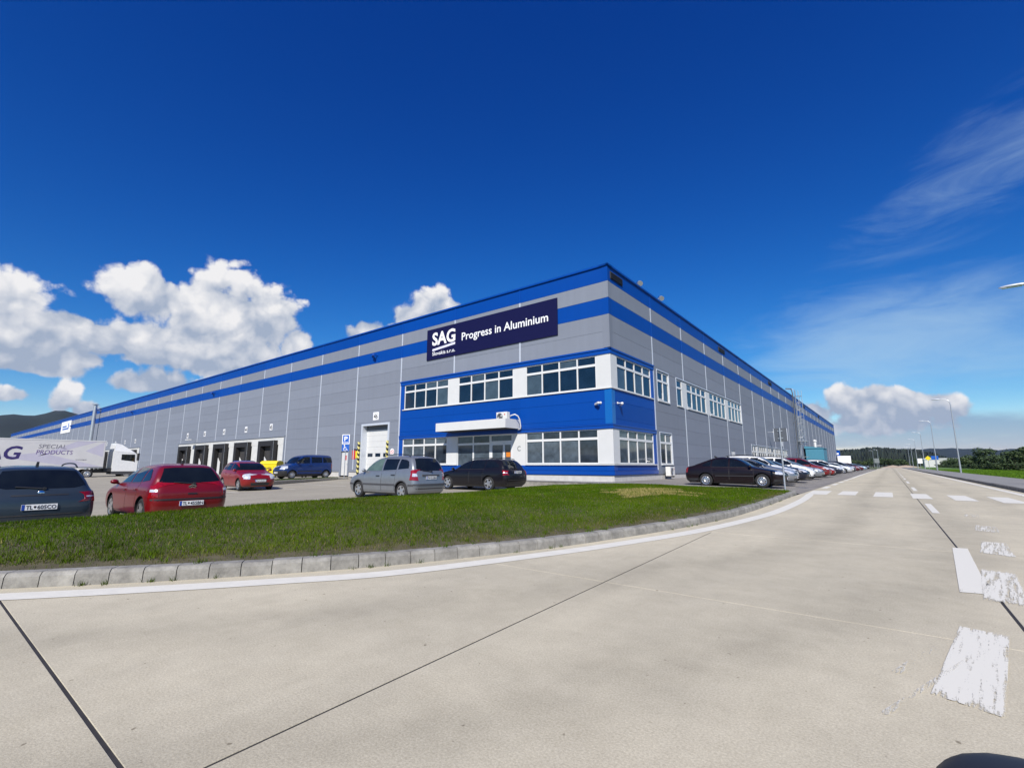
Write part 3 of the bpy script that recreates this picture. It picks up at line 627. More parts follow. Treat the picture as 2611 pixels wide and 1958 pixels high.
# right hand kerb, footway, meadow
rk=empty('roadside_kerb'); rk['kind']='structure'
ys=[-40+k for k in range(0,125)]+[85+8*k for k in range(30)]
kerb_run([Vector((15.93+(.0 if y<30 else .0),y,0)) for y in ys],-1,.155,.14,parent=rk)
fw=MB().add([(16.05,-60,.15),(19.0,-60,.15),(19.0,330,.17),(16.05,330,.15)],[(0,1,2,3)]).obj('footway',M['walk']); fw['kind']='structure'
md=MB().add([(19.0,-60,.145),(420,-60,.1),(420,900,.1),(20,900,.1),(19.0,330,.165)],[(0,1,2,3,4)]).obj('meadow',M['meadow']); md['kind']='structure'
def mead_sample(n):
    x=19.0+rng.uniform(0,1,n)**1.5*14; y=8+rng.uniform(0,1,n)**1.4*110
    return np.stack([x,y,np.full(n,.15)],1), np.stack([np.ones(n),np.ones(n),np.ones(n)],1)
blades('meadow_grass',60000,mead_sample,.06,.20,.05,lambda P,a,n: (np.array([.08,.155,.014])[None]*rng.uniform(.6,1.35,(n,1))))

# ================================================================== THE BUILDING
bld=empty('industrial_building',(0,0,0),0,'long grey metal-clad industrial hall with two blue bands and a blue and white office corner','building')
ROTL=(0,0,math.pi); ROTR=(0,0,-math.pi/2)
def fl(u): return u            # left facade: local x = +u (world -X)
class Facade:
    def __init__(s, side): s.side=side; s.rot=ROTL if side=='L' else ROTR; s.sg=1 if side=='L' else -1
    def xs(s,u0,u1): a,b=s.sg*u0,s.sg*u1; return (min(a,b),max(a,b))
    def box(s,mb,u0,u1,z0,z1,o0,o1,mi=0):
        a,b=s.xs(u0,u1); return mb.box(a,b,o0,o1,z0,z1,mi)
    def put(s,name,mb,mats,parent=bld,kind=None,**k): return mb.obj(name,mats,parent,(0,0,0),s.rot,kind=kind,**k)
    def world(s,u,o,z): return Vector((-u,-o,z)) if s.side=='L' else Vector((o,u,z))
FL,FR=Facade('L'),Facade('R')
LEN_L,LEN_R=246.0,143.4
# dark core behind the cladding, closed roof
mb=MB(); mb.box(-LEN_L,-.62,.62,LEN_R,-1.2,12.55); mb.obj('inner_core',M['core'],bld)
mb=MB(); mb.box(-LEN_L,-.02,.02,LEN_R,12.551,12.57); mb.obj('roof',M['steel_dark'],bld)

def subtract(rects, h):
    out=[]
    for (a,b,c,d) in rects:
        e,f,g,k=max(a,h[0]),min(b,h[1]),max(c,h[2]),min(d,h[3])
        if e>=f-1e-6 or g>=k-1e-6: out.append((a,b,c,d)); continue
        if g>c+.01: out.append((a,b,c,g))
        if k<d-.01: out.append((a,b,k,d))
        if e>a+.01: out.append((a,e,g,k))
        if f<b-.01: out.append((f,b,g,k))
    return out
OPEN_L=[(0,18.30,.55,7.66),(19.56,23.36,.2,4.53),(25.0,26.35,.2,2.51),(36.55,67.25,-1.2,4.02),(84.8,115.3,-1.2,4.02)]
OPEN_R=[(0,6.22,.55,7.66),(6.88,9.06,5.33,7.46),(6.88,9.06,1.10,3.22),(10.62,30.2,5.33,7.42),(33.7,57.6,1.10,3.30),(25.0,26.4,.2,2.48)]
panels=[]   # (facade, rect, blue?)
for F,LEN,OP,off in ((FL,LEN_L,OPEN_L,.37),(FR,LEN_R,OPEN_R,.29)):
    ub=[.36]+[6*k+off for k in range(1,int(LEN/6)+1)]
    if LEN-ub[-1]>1: ub.append(LEN)
    else: ub[-1]=LEN
    for i in range(len(ub)-1):
        for k in range(12):
            z0,z1=.65+k,1.65+k
            if k==11: z1=12.58
            rs=[(ub[i],ub[i+1],z0,z1)]
            for h in OP: rs=subtract(rs,h)
            for r_ in rs: panels.append((F,r_,k in (9,11)))
    # blue office wall between the two rows of windows, same one metre courses
    xe=18.30 if F is FL else 6.22
    ub2=[.36]+[6*k+off for k in range(1,4) if 6*k+off<xe-.3]+[xe]
    for i in range(len(ub2)-1):
        for (z0,z1) in ((3.36,3.65),(3.65,4.65),(4.65,5.33),(.80,1.09)): panels.append((F,(ub2[i],ub2[i+1],z0,z1),True))
def psize(p):
    F,r_,_=p; c=F.world((r_[0]+r_[1])/2,0,(r_[2]+r_[3])/2); d=(c-CAM); n=Vector((0,-1,0)) if F is FL else Vector((1,0,0))
    return (r_[1]-r_[0])*(r_[3]-r_[2])*abs(d.dot(n))/d.length**3
panels.sort(key=psize,reverse=True)
pme={}
def panel_geo(w,h):
    g=.003; b=.006; x0,x1,z0,z1=-w/2+g*.4,w/2-g*.4,-h/2+g,h/2-g
    v=[(x0,-.10,z0),(x1,-.10,z0),(x1,-.10,z1),(x0,-.10,z1),(x0,-b,z0),(x1,-b,z0),(x1,-b,z1),(x0,-b,z1),(x0+b*.5,0,z0+b),(x1-b*.5,0,z0+b),(x1-b*.5,0,z1-b),(x0+b*.5,0,z1-b)]
    f=[(8,9,10,11)]+[(i,(i+1)%4,(i+1)%4+4,i+4) for i in range(4)]+[(i+4,(i+1)%4+4,(i+1)%4+8,i+8) for i in range(4)]
    return v,f
rest={True:{FL:MB(),FR:MB()},False:{FL:MB(),FR:MB()}}
for idx,(F,r_,blue) in enumerate(panels):
    w,h=round(r_[1]-r_[0],3),round(r_[3]-r_[2],3); cu,cz=(r_[0]+r_[1])/2,(r_[2]+r_[3])/2
    if idx<300:
        key=(w,h,blue)
        if key not in pme: v,f=panel_geo(w,h); pme[key]=MB().add(v,f).mesh('wall_panel',M['blue_panel' if blue else 'grey_panel'])
        loc=F.world(cu,0,cz); put('wall_panel',pme[key],bld,loc,F.rot)
    else:
        v,f=panel_geo(w,h); rest[blue][F].add([(p[0]+F.sg*cu,p[1],p[2]+cz) for p in v],f)
for blue in (True,False):
    for F in (FL,FR):
        if rest[blue][F].v: F.put('distant_wall_panels',rest[blue][F],M['blue_panel' if blue else 'grey_panel'],kind='stuff')
# joint covers: light on the grey, blue on the blue bands
jc={}
def cover(F,u,z0,z1,m):
    key=(round(z1-z0,2),m.name)
    if key not in jc: jc[key]=MB().box(-.055,.055,.001,.022,-(z1-z0)/2,(z1-z0)/2).mesh('joint_cover',m)
    put('joint_cover',jc[key],bld,F.world(u,0,(z0+z1)/2),F.rot)
for F,LEN,OP,off in ((FL,LEN_L,OPEN_L,.37),(FR,LEN_R,OPEN_R,.29)):
    for k in range(1,int(LEN/6)+1):
        u=6*k+off
        if u>LEN-.5: continue
        for z0,z1,m in ((.72,9.645,'light_trim'),(9.655,10.645,'blue_trim'),(10.655,11.645,'light_trim'),(11.655,12.56,'blue_trim')):
            segs=[(z0,z1)]
            for h in OP:
                if h[0]-.04<u<h[1]+.02:
                    ns=[]
                    for a,b in segs:
                        if h[3]<=a or h[2]>=b: ns.append((a,b)); continue
                        if h[2]>a+.05: ns.append((a,h[2]))
                        if h[3]<b-.05: ns.append((h[3],b))
                    segs=ns
            for a,b in segs: cover(F,u,a,b,M[m])
# corner trim
for z0,z1,m in ((7.70,9.645,'grey_panel'),(9.655,10.645,'blue_panel'),(10.655,11.645,'grey_panel'),(11.655,12.56,'blue_panel'),(3.37,5.31,'blue_corner'),(.80,1.08,'blue_trim')):
    b=MB(); b.add([(-.42,-.006,z0),(.03,-.03,z0),(.006,.42,z0),(-.3,.3,z0),(-.42,-.006,z1),(.03,-.03,z1),(.006,.42,z1),(-.3,.3,z1)],[(0,1,5,4),(1,2,6,5),(2,3,7,6),(3,0,4,7),(4,5,6,7),(0,3,2,1)])
    b.obj('corner_trim',M[m],bld)
# roof edge cap
for F,LEN in ((FL,LEN_L),(FR,LEN_R)):
    b=MB(); F.box(b,-.09,LEN,12.585,12.70,-.5,.09); F.box(b,-.05,LEN,12.55,12.584,-.4,.035); F.put('roof_edge_cap',b,M['blue_trim'])
# plinth blocks and base flashing
for F,LEN,OP in ((FL,LEN_L,OPEN_L),(FR,LEN_R,OPEN_R)):
    u=0.0
    while u<LEN:
        w=min(3.0,LEN-u); rs=[(u,u+w,-.6,.535)]
        for h in OP[1:]:
            if h[2]<.5: rs=subtract(rs,(h[0],h[1],-1.2,.6))
        for r_ in rs:
            b=MB(); F.box(b,r_[0]+.004,r_[1]-.004,r_[2],r_[3],-.12,-.02 if F is FR or u>18 else -.018); 
            if u<72: F.put('plinth_block',b,M['plinth'])
            else: F.put('plinth_block',b,M['plinth'])
        u+=3.0 if LEN-u>3 else 99
    rs=[((18.42 if F is FL else 6.3),LEN,.54,.65)]
    for h in OP[1:]:
        if h[2]<.5: rs=subtract(rs,(h[0]-.05,h[1]+.05,.2,3))
    for r_ in rs:
        b=MB(); F.box(b,r_[0],r_[1],r_[2],r_[3],-.1,.03); F.put('base_flashing',b,M['grey_panel'])
    # blue base and cornice ledges of the office corner
    xe=18.30 if F is FL else 6.22
    b=MB(); F.box(b,-.055 if F is FL else -.055,xe+.03,.56,.79,-.1,.05); F.box(b,-.07,xe+.03,.79,.805,-.1,.065); F.put('base_ledge',b,M['blue_trim'])
    b=MB(); F.box(b,-.07,xe,3.10,3.28,-.1,.055); F.box(b,-.09,xe,3.28,3.35,-.1,.085); F.put('cornice',b,M['blue_trim'])
    b=MB(); F.box(b,-.09,xe+.06,7.56,7.655,-.1,.09); F.box(b,-.06,xe+.04,7.33,7.559,-.1,.045); F.put('cornice',b,M['blue_trim'])
    for (q0,q1) in ((5.335,7.325),(1.10,3.095)): b=MB(); F.box(b,xe-.42,xe,q0,q1,-.1,.012); F.put('blue_reveal',b,M['blue_trim'])
    b=MB(); F.box(b,xe+.002,xe+.10,.72,7.66,.0,.028); F.put('joint_cover',b,M['light_trim'])

pane_me={}
def window(F,u0,u1,z0,z1,nc,zt=None,sill=True,glass='glass',parent=bld,fr=.065,mull=.085,open_cols=(),name='window',o=-.02,m='white_frame'):
    """frame with mullions and transom as one part, each pane its child"""
    b=MB(); d0,d1=o-.08,o
    a,c=F.xs(u0,u1)
    F.box(b,u0,u1,z0,z0+fr,d0,d1); F.box(b,u0,u1,z1-fr,z1,d0,d1); F.box(b,u0,u0+fr,z0+fr,z1-fr,d0,d1); F.box(b,u1-fr,u1,z0+fr,z1-fr,d0,d1)
    cw=(u1-u0)/nc; rows=[(z0,zt-.07),(zt+.07,z1)] if zt else [(z0,z1)]
    if zt: F.box(b,u0+fr,u1-fr,zt-.07,zt+.07,d0,d1+.003)
    for i in range(1,nc):
        u=u0+cw*i
        for (a_,b_) in rows: F.box(b,u-mull/2,u+mull/2,a_+(fr if a_==z0 else 0),b_-(fr if b_==z1 else 0),d0,d1+.002)
    w=F.put(name,b,M[m],parent)
    for i in range(nc):
        for r_i,(a_,b_) in enumerate(rows):
            p0=u0+cw*i+(fr if i==0 else mull/2); p1=u0+cw*(i+1)-(fr if i==nc-1 else mull/2)
            q0=a_+(fr if a_==z0 else 0); q1=b_-(fr if b_==z1 else 0)
            bb=MB(); F.box(bb,p0,p1,q0,q1,o-.055,o-.045); ta,tb=random.uniform(-.006,.006),random.uniform(-.006,.006); xc_=F.sg*(p0+p1)/2; bb.v=[(x_,y_+ta*(x_-xc_)+tb*(z_-(q0+q1)/2),z_) for x_,y_,z_ in bb.v]
            g=bb.obj('pane',M[random.choice(['glass','glass','glass','glass_blind'] if glass=='glass' else ['glass_low','glass_low','glass_low2'])],w)
            if i in open_cols and r_i==0:
                # tilted sash standing inwards at the top: frame of the sash as a child
                s=MB(); F.box(s,p0+.02,p0+.08,q0+.02,q1-.02,o-.04,o+.015); F.box(s,p1-.08,p1-.02,q0+.02,q1-.02,o-.04,o+.015); F.box(s,p0+.08,p1-.08,q0+.02,q0+.08,o-.04,o+.015); F.box(s,p0+.08,p1-.08,q1-.08,q1-.02,o-.04,o+.015)
                sg=1
                so_=s.obj('open_sash',M['white_frame'],w); so_.rotation_euler=(0,0,0)
                piv=Matrix.Translation((0,o,q0))@Matrix.Rotation(R(-6.5)*-1,4,'X')@Matrix.Translation((0,-o,-q0)); so_.matrix_local=piv
    if sill:
        s=MB(); F.box(s,u0-.03,u1+.03,z0-.06,z0-.002,-.05,.07); s.obj('window_sill',M['white_panel'],w)
    return w
def wpier(F,u0,u1,z0,z1,o=-.012,m='white_panel'):
    b=MB(); F.box(b,u0+.004,u1-.004,z0,z1,-.1,o); return F.put('wall_pier',b,M[m])
# upper row
for (a,b_) in ((.90,5.93),(6.93,11.93),(12.93,17.86)): window(FL,a,b_,5.395,7.325,4,6.77,sill=False)
for (a,b_) in ((5.93,6.93),(11.93,12.93)): wpier(FL,a,b_,5.40,7.325)
window(FR,.80,5.78,5.395,7.325,4,6.77,sill=False)
# lower row
window(FL,.90,5.93,1.17,3.095,4,2.58,sill=False,glass='glass_low'); window(FL,12.95,17.88,1.17,3.095,4,2.58,sill=False,glass='glass_low',open_cols=(3,))
window(FR,.80,5.80,1.17,3.095,4,2.58,sill=False,glass='glass_low')
for (z0,z1) in ((5.40,7.325),(1.175,3.095)):
    b=MB(); b.prism([(-.896,.012),(.02,-.012),(.012,.796),(-.1,.796),(-.1,.1),(-.896,.1)],z0,z1,plane='xy'); b.obj('wall_pier',M['white_panel'],bld)
for (z0) in (5.335,1.10):
    b=MB(); FL.box(b,-.08,18.02 if z0>3 else 5.97,z0,z0+.06,-.1,.075); FL.put('window_sill',b,M['white_panel'])
    if z0<3: b=MB(); FL.box(b,11.93,18.0,z0,z0+.06,-.1,.075); FL.put('window_sill',b,M['white_panel'])
    b=MB(); FR.box(b,.077,6.06,z0,z0+.0595,-.1,.075); FR.put('window_sill',b,M['white_panel'])
# entrance under the canopy
wpier(FL,5.96,7.0,.56,3.095); wpier(FL,11.95,12.94,1.165,3.095)
window(FL,8.90,11.93,1.0,3.095,2,2.52,sill=False,glass='glass_low',mull=.11)
b=MB(); FL.box(b,8.9,11.93,.56,.995,-.1,-.02); FL.put('wall_pier',b,M['white_panel'])
ed=MB(); FL.box(ed,7.0,7.09,.30,3.095,-.1,-.02); FL.box(ed,8.79,8.895,.30,3.095,-.1,-.02); FL.box(ed,7.09,8.79,3.0,3.095,-.1,-.02); FL.box(ed,7.09,8.79,2.50,2.66,-.1,-.02)
ent=FL.put('entrance_door',ed,M['white_frame'])
for (a,b_) in ((7.09,7.72),(7.74,8.79)):
    q=MB(); FL.box(q,a+.0,a+.07,.30,2.495,-.09,-.03); FL.box(q,b_-.07,b_,.30,2.495,-.09,-.03); FL.box(q,a+.07,b_-.07,2.40,2.495,-.09,-.03); FL.box(q,a+.07,b_-.07,.30,.52,-.09,-.03); lf=q.obj('door_leaf',M['white_frame'],ent)
    g=MB(); FL.box(g,a+.07,b_-.07,.52,2.40,-.07,-.06); g.obj('pane',M['glass_low'],ent)
g=MB(); FL.box(g,7.09,8.79,2.66,3.0,-.07,-.06); g.obj('pane',M['glass_low'],ent)
g=MB(); g.tube([(7.80,.03,1.2),(7.80,.03,1.75)],.018); g.box(7.79,7.81,-.04,.03,1.25,1.28); g.box(7.79,7.81,-.04,.03,1.67,1.70); g.obj('door_handle',M['steel'],ent)
g=MB(); g.box(7.2,7.55,-.052,-.045,1.62,1.92); g.obj('notice',M['amber'],ent)
# windows of the right facade
window(FR,6.93,9.02,5.39,7.40,2,6.77,open_cols=(0,)); window(FR,6.93,9.02,1.16,3.18,2,2.58,glass='glass_low')
for (a,b_) in ((6.88,9.06),):
    for (z0,z1) in ((5.33,7.46),(1.10,3.22)):
        b=MB(); FR.box(b,a-.05,a,z0,z1+.06,-.1,.03); FR.box(b,b_,b_+.05,z0,z1+.06,-.1,.03); FR.box(b,a,b_,z1,z1+.06,-.1,.04); FR.put('window_surround',b,M['light_trim'])
b=MB(); FR.box(b,10.57,10.62,5.33,7.48,-.1,.03); FR.box(b,30.2,30.25,5.33,7.48,-.1,.03); FR.box(b,10.62,30.2,7.42,7.48,-.1,.045); FR.put('window_surround',b,M['light_trim'])
window(FR,10.66,11.86,5.39,7.36,1,6.77); wpier(FR,11.86,12.92,5.335,7.36); window(FR,12.92,17.85,5.39,7.36,4,6.77,open_cols=(0,)); wpier(FR,17.85,18.92,5.335,7.36); window(FR,18.92,24.0,5.39,7.36,4,6.77,open_cols=(0,)); wpier(FR,24.0,25.08,5.335,7.36); window(FR,25.08,30.15,5.39,7.36,4,6.77,open_cols=(3,))
u=33.75
for i in range(5):
    w=2.4 if i==0 else 4.4; window(FR,u,u+w,1.16,3.25,2 if i==0 else 4,2.6); wpier(FR,u+w,u+w+.98,1.10,3.25); u+=w+1.0
b=MB(); FR.box(b,33.65,33.7,1.10,3.4,-.1,.03); FR.box(b,33.7,57.6,3.30,3.36,-.1,.04); FR.put('window_surround',b,M['light_trim'])
b=MB(); FR.box(b,25.0,26.4,.22,2.48,-.1,-.05); d=FR.put('door',b,M['white_panel'])
b=MB(); FR.box(b,24.95,25.0,.22,2.55,-.1,.02); FR.box(b,26.4,26.45,.22,2.55,-.1,.02); FR.box(b,25.0,26.4,2.48,2.55,-.1,.02); FR.put('door_frame',b,M['light_trim'],d)
# personnel door and goods door of the left facade
b=MB(); FL.box(b,25.15,26.22,.22,2.30,-.14,-.08); d=FL.put('door',b,M['white_panel'])
b=MB(); FL.box(b,24.96,25.15,.2,2.58,-.1,.035); FL.box(b,26.22,26.42,.2,2.58,-.1,.035); FL.box(b,25.15,26.22,2.30,2.58,-.1,.035); b.obj('door_frame',M['grey_panel'],d)
b=MB(); b.box(25.5,25.75,-.079,-.07,1.55,1.95); b.obj('notice',M['red_sign'],d)
b=MB(); b.box(25.25,25.38,-.079,-.03,1.18,1.22); b.obj('door_handle',M['steel'],d)
gd=MB(); FL.box(gd,19.75,23.17,.2,.21,-.5,-.42); 
gate=empty('goods_door',(0,0,0),0); gate.parent=bld
for k in range(8):
    z0=.21+k*.478; z1=z0+.470
    b=MB(); FL.box(b,19.75,23.17,z0,z1,-.49,-.44); p=b.obj('door_panel',M['white_panel'],gate,(0,0,0),ROTL)
    if k==3:
        for (a,b_) in ((20.15,20.83),(21.22,21.90),(22.28,22.96)):
            q=MB(); q.box(a,b_,-.44,-.43,1.80,2.08); q.obj('pane',M['glass'],p)
b=MB(); FL.box(b,19.75,23.17,4.035,4.37,-.49,-.40); b.obj('lintel',M['steel_dark'],gate,(0,0,0),ROTL)
b=MB(); FL.box(b,19.56,19.75,.2,4.53,-.5,.05); FL.box(b,23.17,23.36,.2,4.53,-.5,.05); FL.box(b,19.75,23.17,4.37,4.53,-.5,.05); b.obj('door_frame',M['light_trim'],gate,(0,0,0),ROTL)
# loading docks: concrete front, five shelters each
def dock_group(u_first, numbers, base):
    n=len(numbers)
    for i in range(n):
        c=u_first+6.05*i
        d=empty('loading_dock',(0,0,0),0); d.parent=bld
        b=MB()
        FL.box(b,c-3.02,c-1.9,-1.2,3.2,-.1,.02); FL.box(b,c+1.9,c+3.02,-1.2,3.2,-.1,.02); FL.box(b,c-3.02,c+3.02,3.21,3.99,-.1,.02); FL.box(b,c-1.9,c+1.9,-1.2,-.1,-.1,.02); b.obj('dock_wall',M['dock_white'],d,(0,0,0),ROTL)
        b=MB(); o1=.45
        FL.box(b,c-1.75,c-1.16,-.05,3.1,.02,o1); FL.box(b,c+1.16,c+1.75,-.05,3.1,.02,o1); FL.box(b,c-1.75,c+1.75,3.1,3.66,.02,o1)
        b.obj('dock_shelter',M['black_rubber'],d,(0,0,0),ROTL)
        b=MB()
        for a in (c-1.75,c+1.72): FL.box(b,a,a+.03,-.05,3.66,o1,o1+.012)
        FL.box(b,c-1.72,c+1.72,3.63,3.66,o1,o1+.012); b.obj('shelter_edge',M['steel'],d,(0,0,0),ROTL)
        b=MB(); FL.box(b,c-1.16,c+1.16,.3,3.1,-.06,-.04); b.obj('dock_gate',M['dark_in'],d,(0,0,0),ROTL)
        b=MB(); s_=FL.sg; b.add([(c+.75,.10,.0),(c+.05,.10,.0),(c+.05,.10,1.45),(c+.75,.10,2.0),(c+.75,.14,.0),(c+.05,.14,.0),(c+.05,.14,1.45),(c+.75,.14,2.0)],[(0,1,2,3),(4,7,6,5),(0,4,5,1),(1,5,6,2),(2,6,7,3),(3,7,4,0)]); b.obj('sunlit_patch',M['white_panel'],d,(0,0,0),ROTL)  # white sloped plate stands in for sunlight falling inside the shelter
        b=MB(); FL.box(b,c-.28,c+.28,5.02-.33+base,5.02+.33+base,.004,.03); sg=b.obj('number_sign',M['letter_white'],d,(0,0,0),ROTL)
        if numbers[i]:
            me=text_mesh(numbers[i],.62,.018,.44); me.materials.clear(); me.materials.append(M['letter_black'])
            t=put('lettering',me,sg,(0,0,0)); t.matrix_local=Matrix.Translation((c+.22,.034,4.79+base))@Matrix.Rotation(math.pi,4,'Z')@Matrix.Rotation(math.pi/2,4,'X')
    b=MB(); e=u_first+6.05*(n-1)
    FL.box(b,u_first-3.24,u_first-3.03,-1.2,4.02,-.1,.06); FL.box(b,e+3.03,e+3.24,-1.2,4.02,-.1,.06); FL.box(b,u_first-3.24,e+3.24,4.0,4.15,-.1,.10); FL.put('dock_trim',b,M['grey_panel'])
dock_group(39.75,['45','44','43','42','41'],.1); dock_group(88.0,['40','39','38','37','36'],.1)

# canopy over the entrance
cn=empty('entrance_canopy',(0,0,0)); cn.parent=bld
b=MB(); b.box(-12.54,-6.45,-1.43,-.02,3.38,3.68); b.obj('canopy_roof',M['steel'],cn)
b=MB(); b.cbox(-12.58,-6.41,-1.475,-1.431,3.36,3.93,.008); b.obj('fascia',M['white_panel'],cn)
for x in (-12.58,-6.449): b=MB(); b.cbox(x,x+.04,-1.43,-.02,3.36,3.93,.006); b.obj('fascia',M['white_panel'],cn)
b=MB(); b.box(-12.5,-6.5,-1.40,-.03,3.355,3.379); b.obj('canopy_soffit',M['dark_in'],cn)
b=MB(); b.tube([(-6.75,-.75,3.95),(-6.55,-.72,4.16),(-6.3,-.65,4.22),(-6.18,-.5,4.12),(-6.15,-.35,3.9),(-6.15,-.25,3.5),(-6.2,-.2,3.36),(-6.4,-.18,3.30)],.04,8); b.obj('cable_duct',M['white_frame'],cn,smooth=True)

def ac_unit(name,loc,rz,label,group=None):
    t=empty(name,loc,rz,label,'air conditioner',group)
    b=MB(); b.cbox(-.42,.42,-.16,.16,0,.60,.015); b.obj('casing',M['ac_white'],t)
    b=MB(); b.lathe([(.235,-.162),(.245,-.172),(.225,-.178),(.215,-.165)],24,'y',c=(-.12,0,.30)); 
    for r_ in (.06,.10,.14,.18): b.lathe([(r_,-.166),(r_+.006,-.172),(r_+.012,-.166)],20,'y',c=(-.12,0,.30))
    b.obj('fan_grille',M['steel'],t)
    b=MB(); b.disc(.222,-.1625,24,'y',c=(-.12,0,.30)); b.obj('fan',M['grey_plastic'],t)
    b=MB(); b.disc(.045,-.164,14,'y',c=(.26,0,.44)); b.obj('badge',M['red_sign'],t)
    b=MB(); b.box(-.36,-.30,-.14,.14,-.08,0); b.box(.30,.36,-.14,.14,-.08,0); b.obj('feet',M['plastic'],t)
    return t
ac_unit('air_conditioner',(-6.93,-1.05,3.76),0,'white air conditioner standing on top of the entrance canopy')
a=ac_unit('air_conditioner',(.36,7.45,.40),math.pi/2,'white air conditioner on the ground beside the blue corner, behind the dark maroon car')

# cameras on the wall
def cctv(loc,yaw,label,white=True,s=1.0):
    t=empty('security_camera',loc,yaw,label,'security camera','security cameras on the walls'); mm=M['white_frame'] if white else M['blue_trim']
    b=MB(); b.lathe([(0.001,0),(.07*s,0),(.07*s,-.03*s),(.03*s,-.05*s),(.001,-.05*s)],14,'y'); b.tube([(0,-.04*s,0),(0,-.22*s,-.02*s)],.025*s,8); b.obj('bracket',mm,t,smooth=True,angle=40)
    b=MB(); Mx=Matrix.Translation((0,-.28*s,-.03*s))@Matrix.Rotation(R(-35),4,'Z')@Matrix.Rotation(R(-8),4,'Y'); bb=bmesh.new(); bmesh.ops.create_cube(bb,size=1)
    for v in bb.verts: v.co=Vector((v.co.x*.42*s-.16*s,v.co.y*.13*s,v.co.z*.12*s))
    bmesh.ops.bevel(bb,geom=bb.edges[:],offset=.02*s,segments=2,affect='EDGES'); bb.transform(Mx); b.addbm(bb); b.obj('housing',mm,t)
    b=MB(); Mx2=Mx@Matrix.Translation((-.372*s,0,0)); c_=MB().disc(.045*s,0,14,'x'); b.add([Mx2@Vector(v) for v in c_.v],c_.f); b.obj('lens',M['dark_in'],t)
    return t
cctv((-.68,0,4.56),0,'white security camera on the blue wall facing left of the corner')
k=cctv((0,.72,4.56),math.pi/2,'white security camera on the blue wall right of the corner'); k.scale=(-1,1,1)
for (u,lab) in ((21.68,'small blue camera on the lower blue band nearest the office'),(56.0,'small blue camera on the lower blue band above the loading docks'),(91.5,'small blue camera on the lower blue band, middle of the long wall'),(140.0,'small blue camera on the lower blue band near the white wall sign')):
    cctv((-u,0,10.36),0,lab,False,1.5)

# louvres under the roof edge on the right facade
for (u,lab) in ((.33,'black louvre under the roof edge at the corner'),(23.0,'second black louvre from the corner under the roof edge'),(47.0,'third black louvre from the corner under the roof edge'),(80,'fourth black louvre from the corner under the roof edge'),(104,'fifth black louvre from the corner under the roof edge')):
    t=empty('roof_louvre',(0,u,12.10),0,lab,'louvre','black louvres under the roof edge')
    b=MB(); b.box(.004,.05,0,2.1 if u>1 else 1.62,-.20,.22); b.obj('louvre_frame',M['dark_in'],t)
    for k in range(5):
        b=MB(); b.box(.05,.085,.04,2.06 if u>1 else 1.58,-.17+k*.075,-.14+k*.075); b.obj('slat',M['plastic'],t)
# chrome elbow pipes on the roof
for (y,h,lab) in ((5.1,.0,'bent shiny flue pipe on the roof edge nearest the corner'),(8.9,.05,'bent shiny flue pipe on the roof edge, further from the corner')):
    t=empty('flue_pipe',(-.35,y,12.58),0,lab,'pipe','bent flue pipes on the roof')
    b=MB(); b.tube([(0,0,0),(0,0,.28+h),(.06,-.05,.40+h),(.18,-.16,.46+h),(.32,-.30,.42+h),(.40,-.38,.34+h)],.16,14,cap=False); b.obj('duct',M['chrome'],t,smooth=True)
    b=MB(); Mx=Vector((.36,-.34,.38+h)); b.tube([(.30,-.28,.43+h),(.40,-.38,.335+h)],.175,14,cap=True); b.obj('rim',M['steel'],t,smooth=True,angle=40)

# ------------------------------------------------------------------ signs on the walls
sg=empty('company_sign',(0,0,0),0,'large navy company sign with white lettering across the top of the office corner','sign')
b=MB(); FL.box(b,3.42,15.32,8.98,11.36,.03,.075); FL.put('board',b,M['navy'],sg)
def wall_text(s,u_left,z,height,width,m,parent,bold,o=.079,name='lettering'):
    me=text_mesh(s,height/.727,bold*height,width); me.materials.clear(); me.materials.append(M[m])
    return put(name,me,parent,(-u_left,-o,z),(math.pi/2,0,0))
wall_text('SAG',14.72,10.08,.98,2.46,'letter_white',sg,.04)
b=MB(); n=24; vt=[];vb=[]
for i in range(n+1):
    t=i/n; x=-14.68+2.42*t; z=9.80+.10*math.sin((t-.5)*math.pi)*1.0+.02*math.sin(2*math.pi*t); h=.085
    vt.append((x,-.082,z+h)); vb.append((x,-.082,z-h))
b.add(vt+vb+[(p[0],-.0755,p[2]) for p in vt+vb],[(n+1+i,n+2+i,i+1,i) for i in range(n)]); b.obj('emblem',M['letter_lilac'],sg)
wall_text('Slovakia s.r.o.',14.68,9.27,.29,2.42,'letter_white',sg,.012)
wall_text('Progress in Aluminium',11.60,9.98,.58,7.50,'letter_white',sg,.016)
t=empty('number_sign',(0,0,0),0,'white sign with number 46 above the white goods door','sign')
b=MB(); FL.box(b,21.06,21.80,4.80,5.46,.004,.03); FL.put('board',b,M['letter_white'],t); wall_text('46',21.70,4.90,.46,.52,'letter_black',t,.01,o=.034)
t=empty('letter_sign',(0,0,0),0,'dark letter C on the white pier beside the entrance','sign'); wall_text('C',6.62,1.98,.32,.26,'letter_grey',t,.02,o=-.007)
t=empty('wall_sign',(0,0,0),0,'white square sign high on the far end of the long left wall','sign')
b=MB(); FL.box(b,141.5,152.5,8.95,11.8,.03,.09); FL.put('board',b,M['letter_white'],t)
b=MB(); FL.box(b,143.5,144.3,9.9,11.2,.091,.10); FL.box(b,143.6,150.5,9.75,10.1,.091,.10); FL.box(b,146,150.8,10.35,10.7,.091,.10); FL.put('emblem',b,M['sign_blue'],t)
t=empty('safety_notice',(0,0,0),0,'red and yellow safety notices on the wall left of the goods door','sign')
b=MB(); FL.box(b,24.1,24.55,1.6,2.35,.004,.02); FL.put('red_notice',b,M['red_sign'],t); b=MB(); FL.box(b,23.62,24.06,1.7,2.3,.004,.02); FL.put('yellow_notice',b,M['yellow'],t)
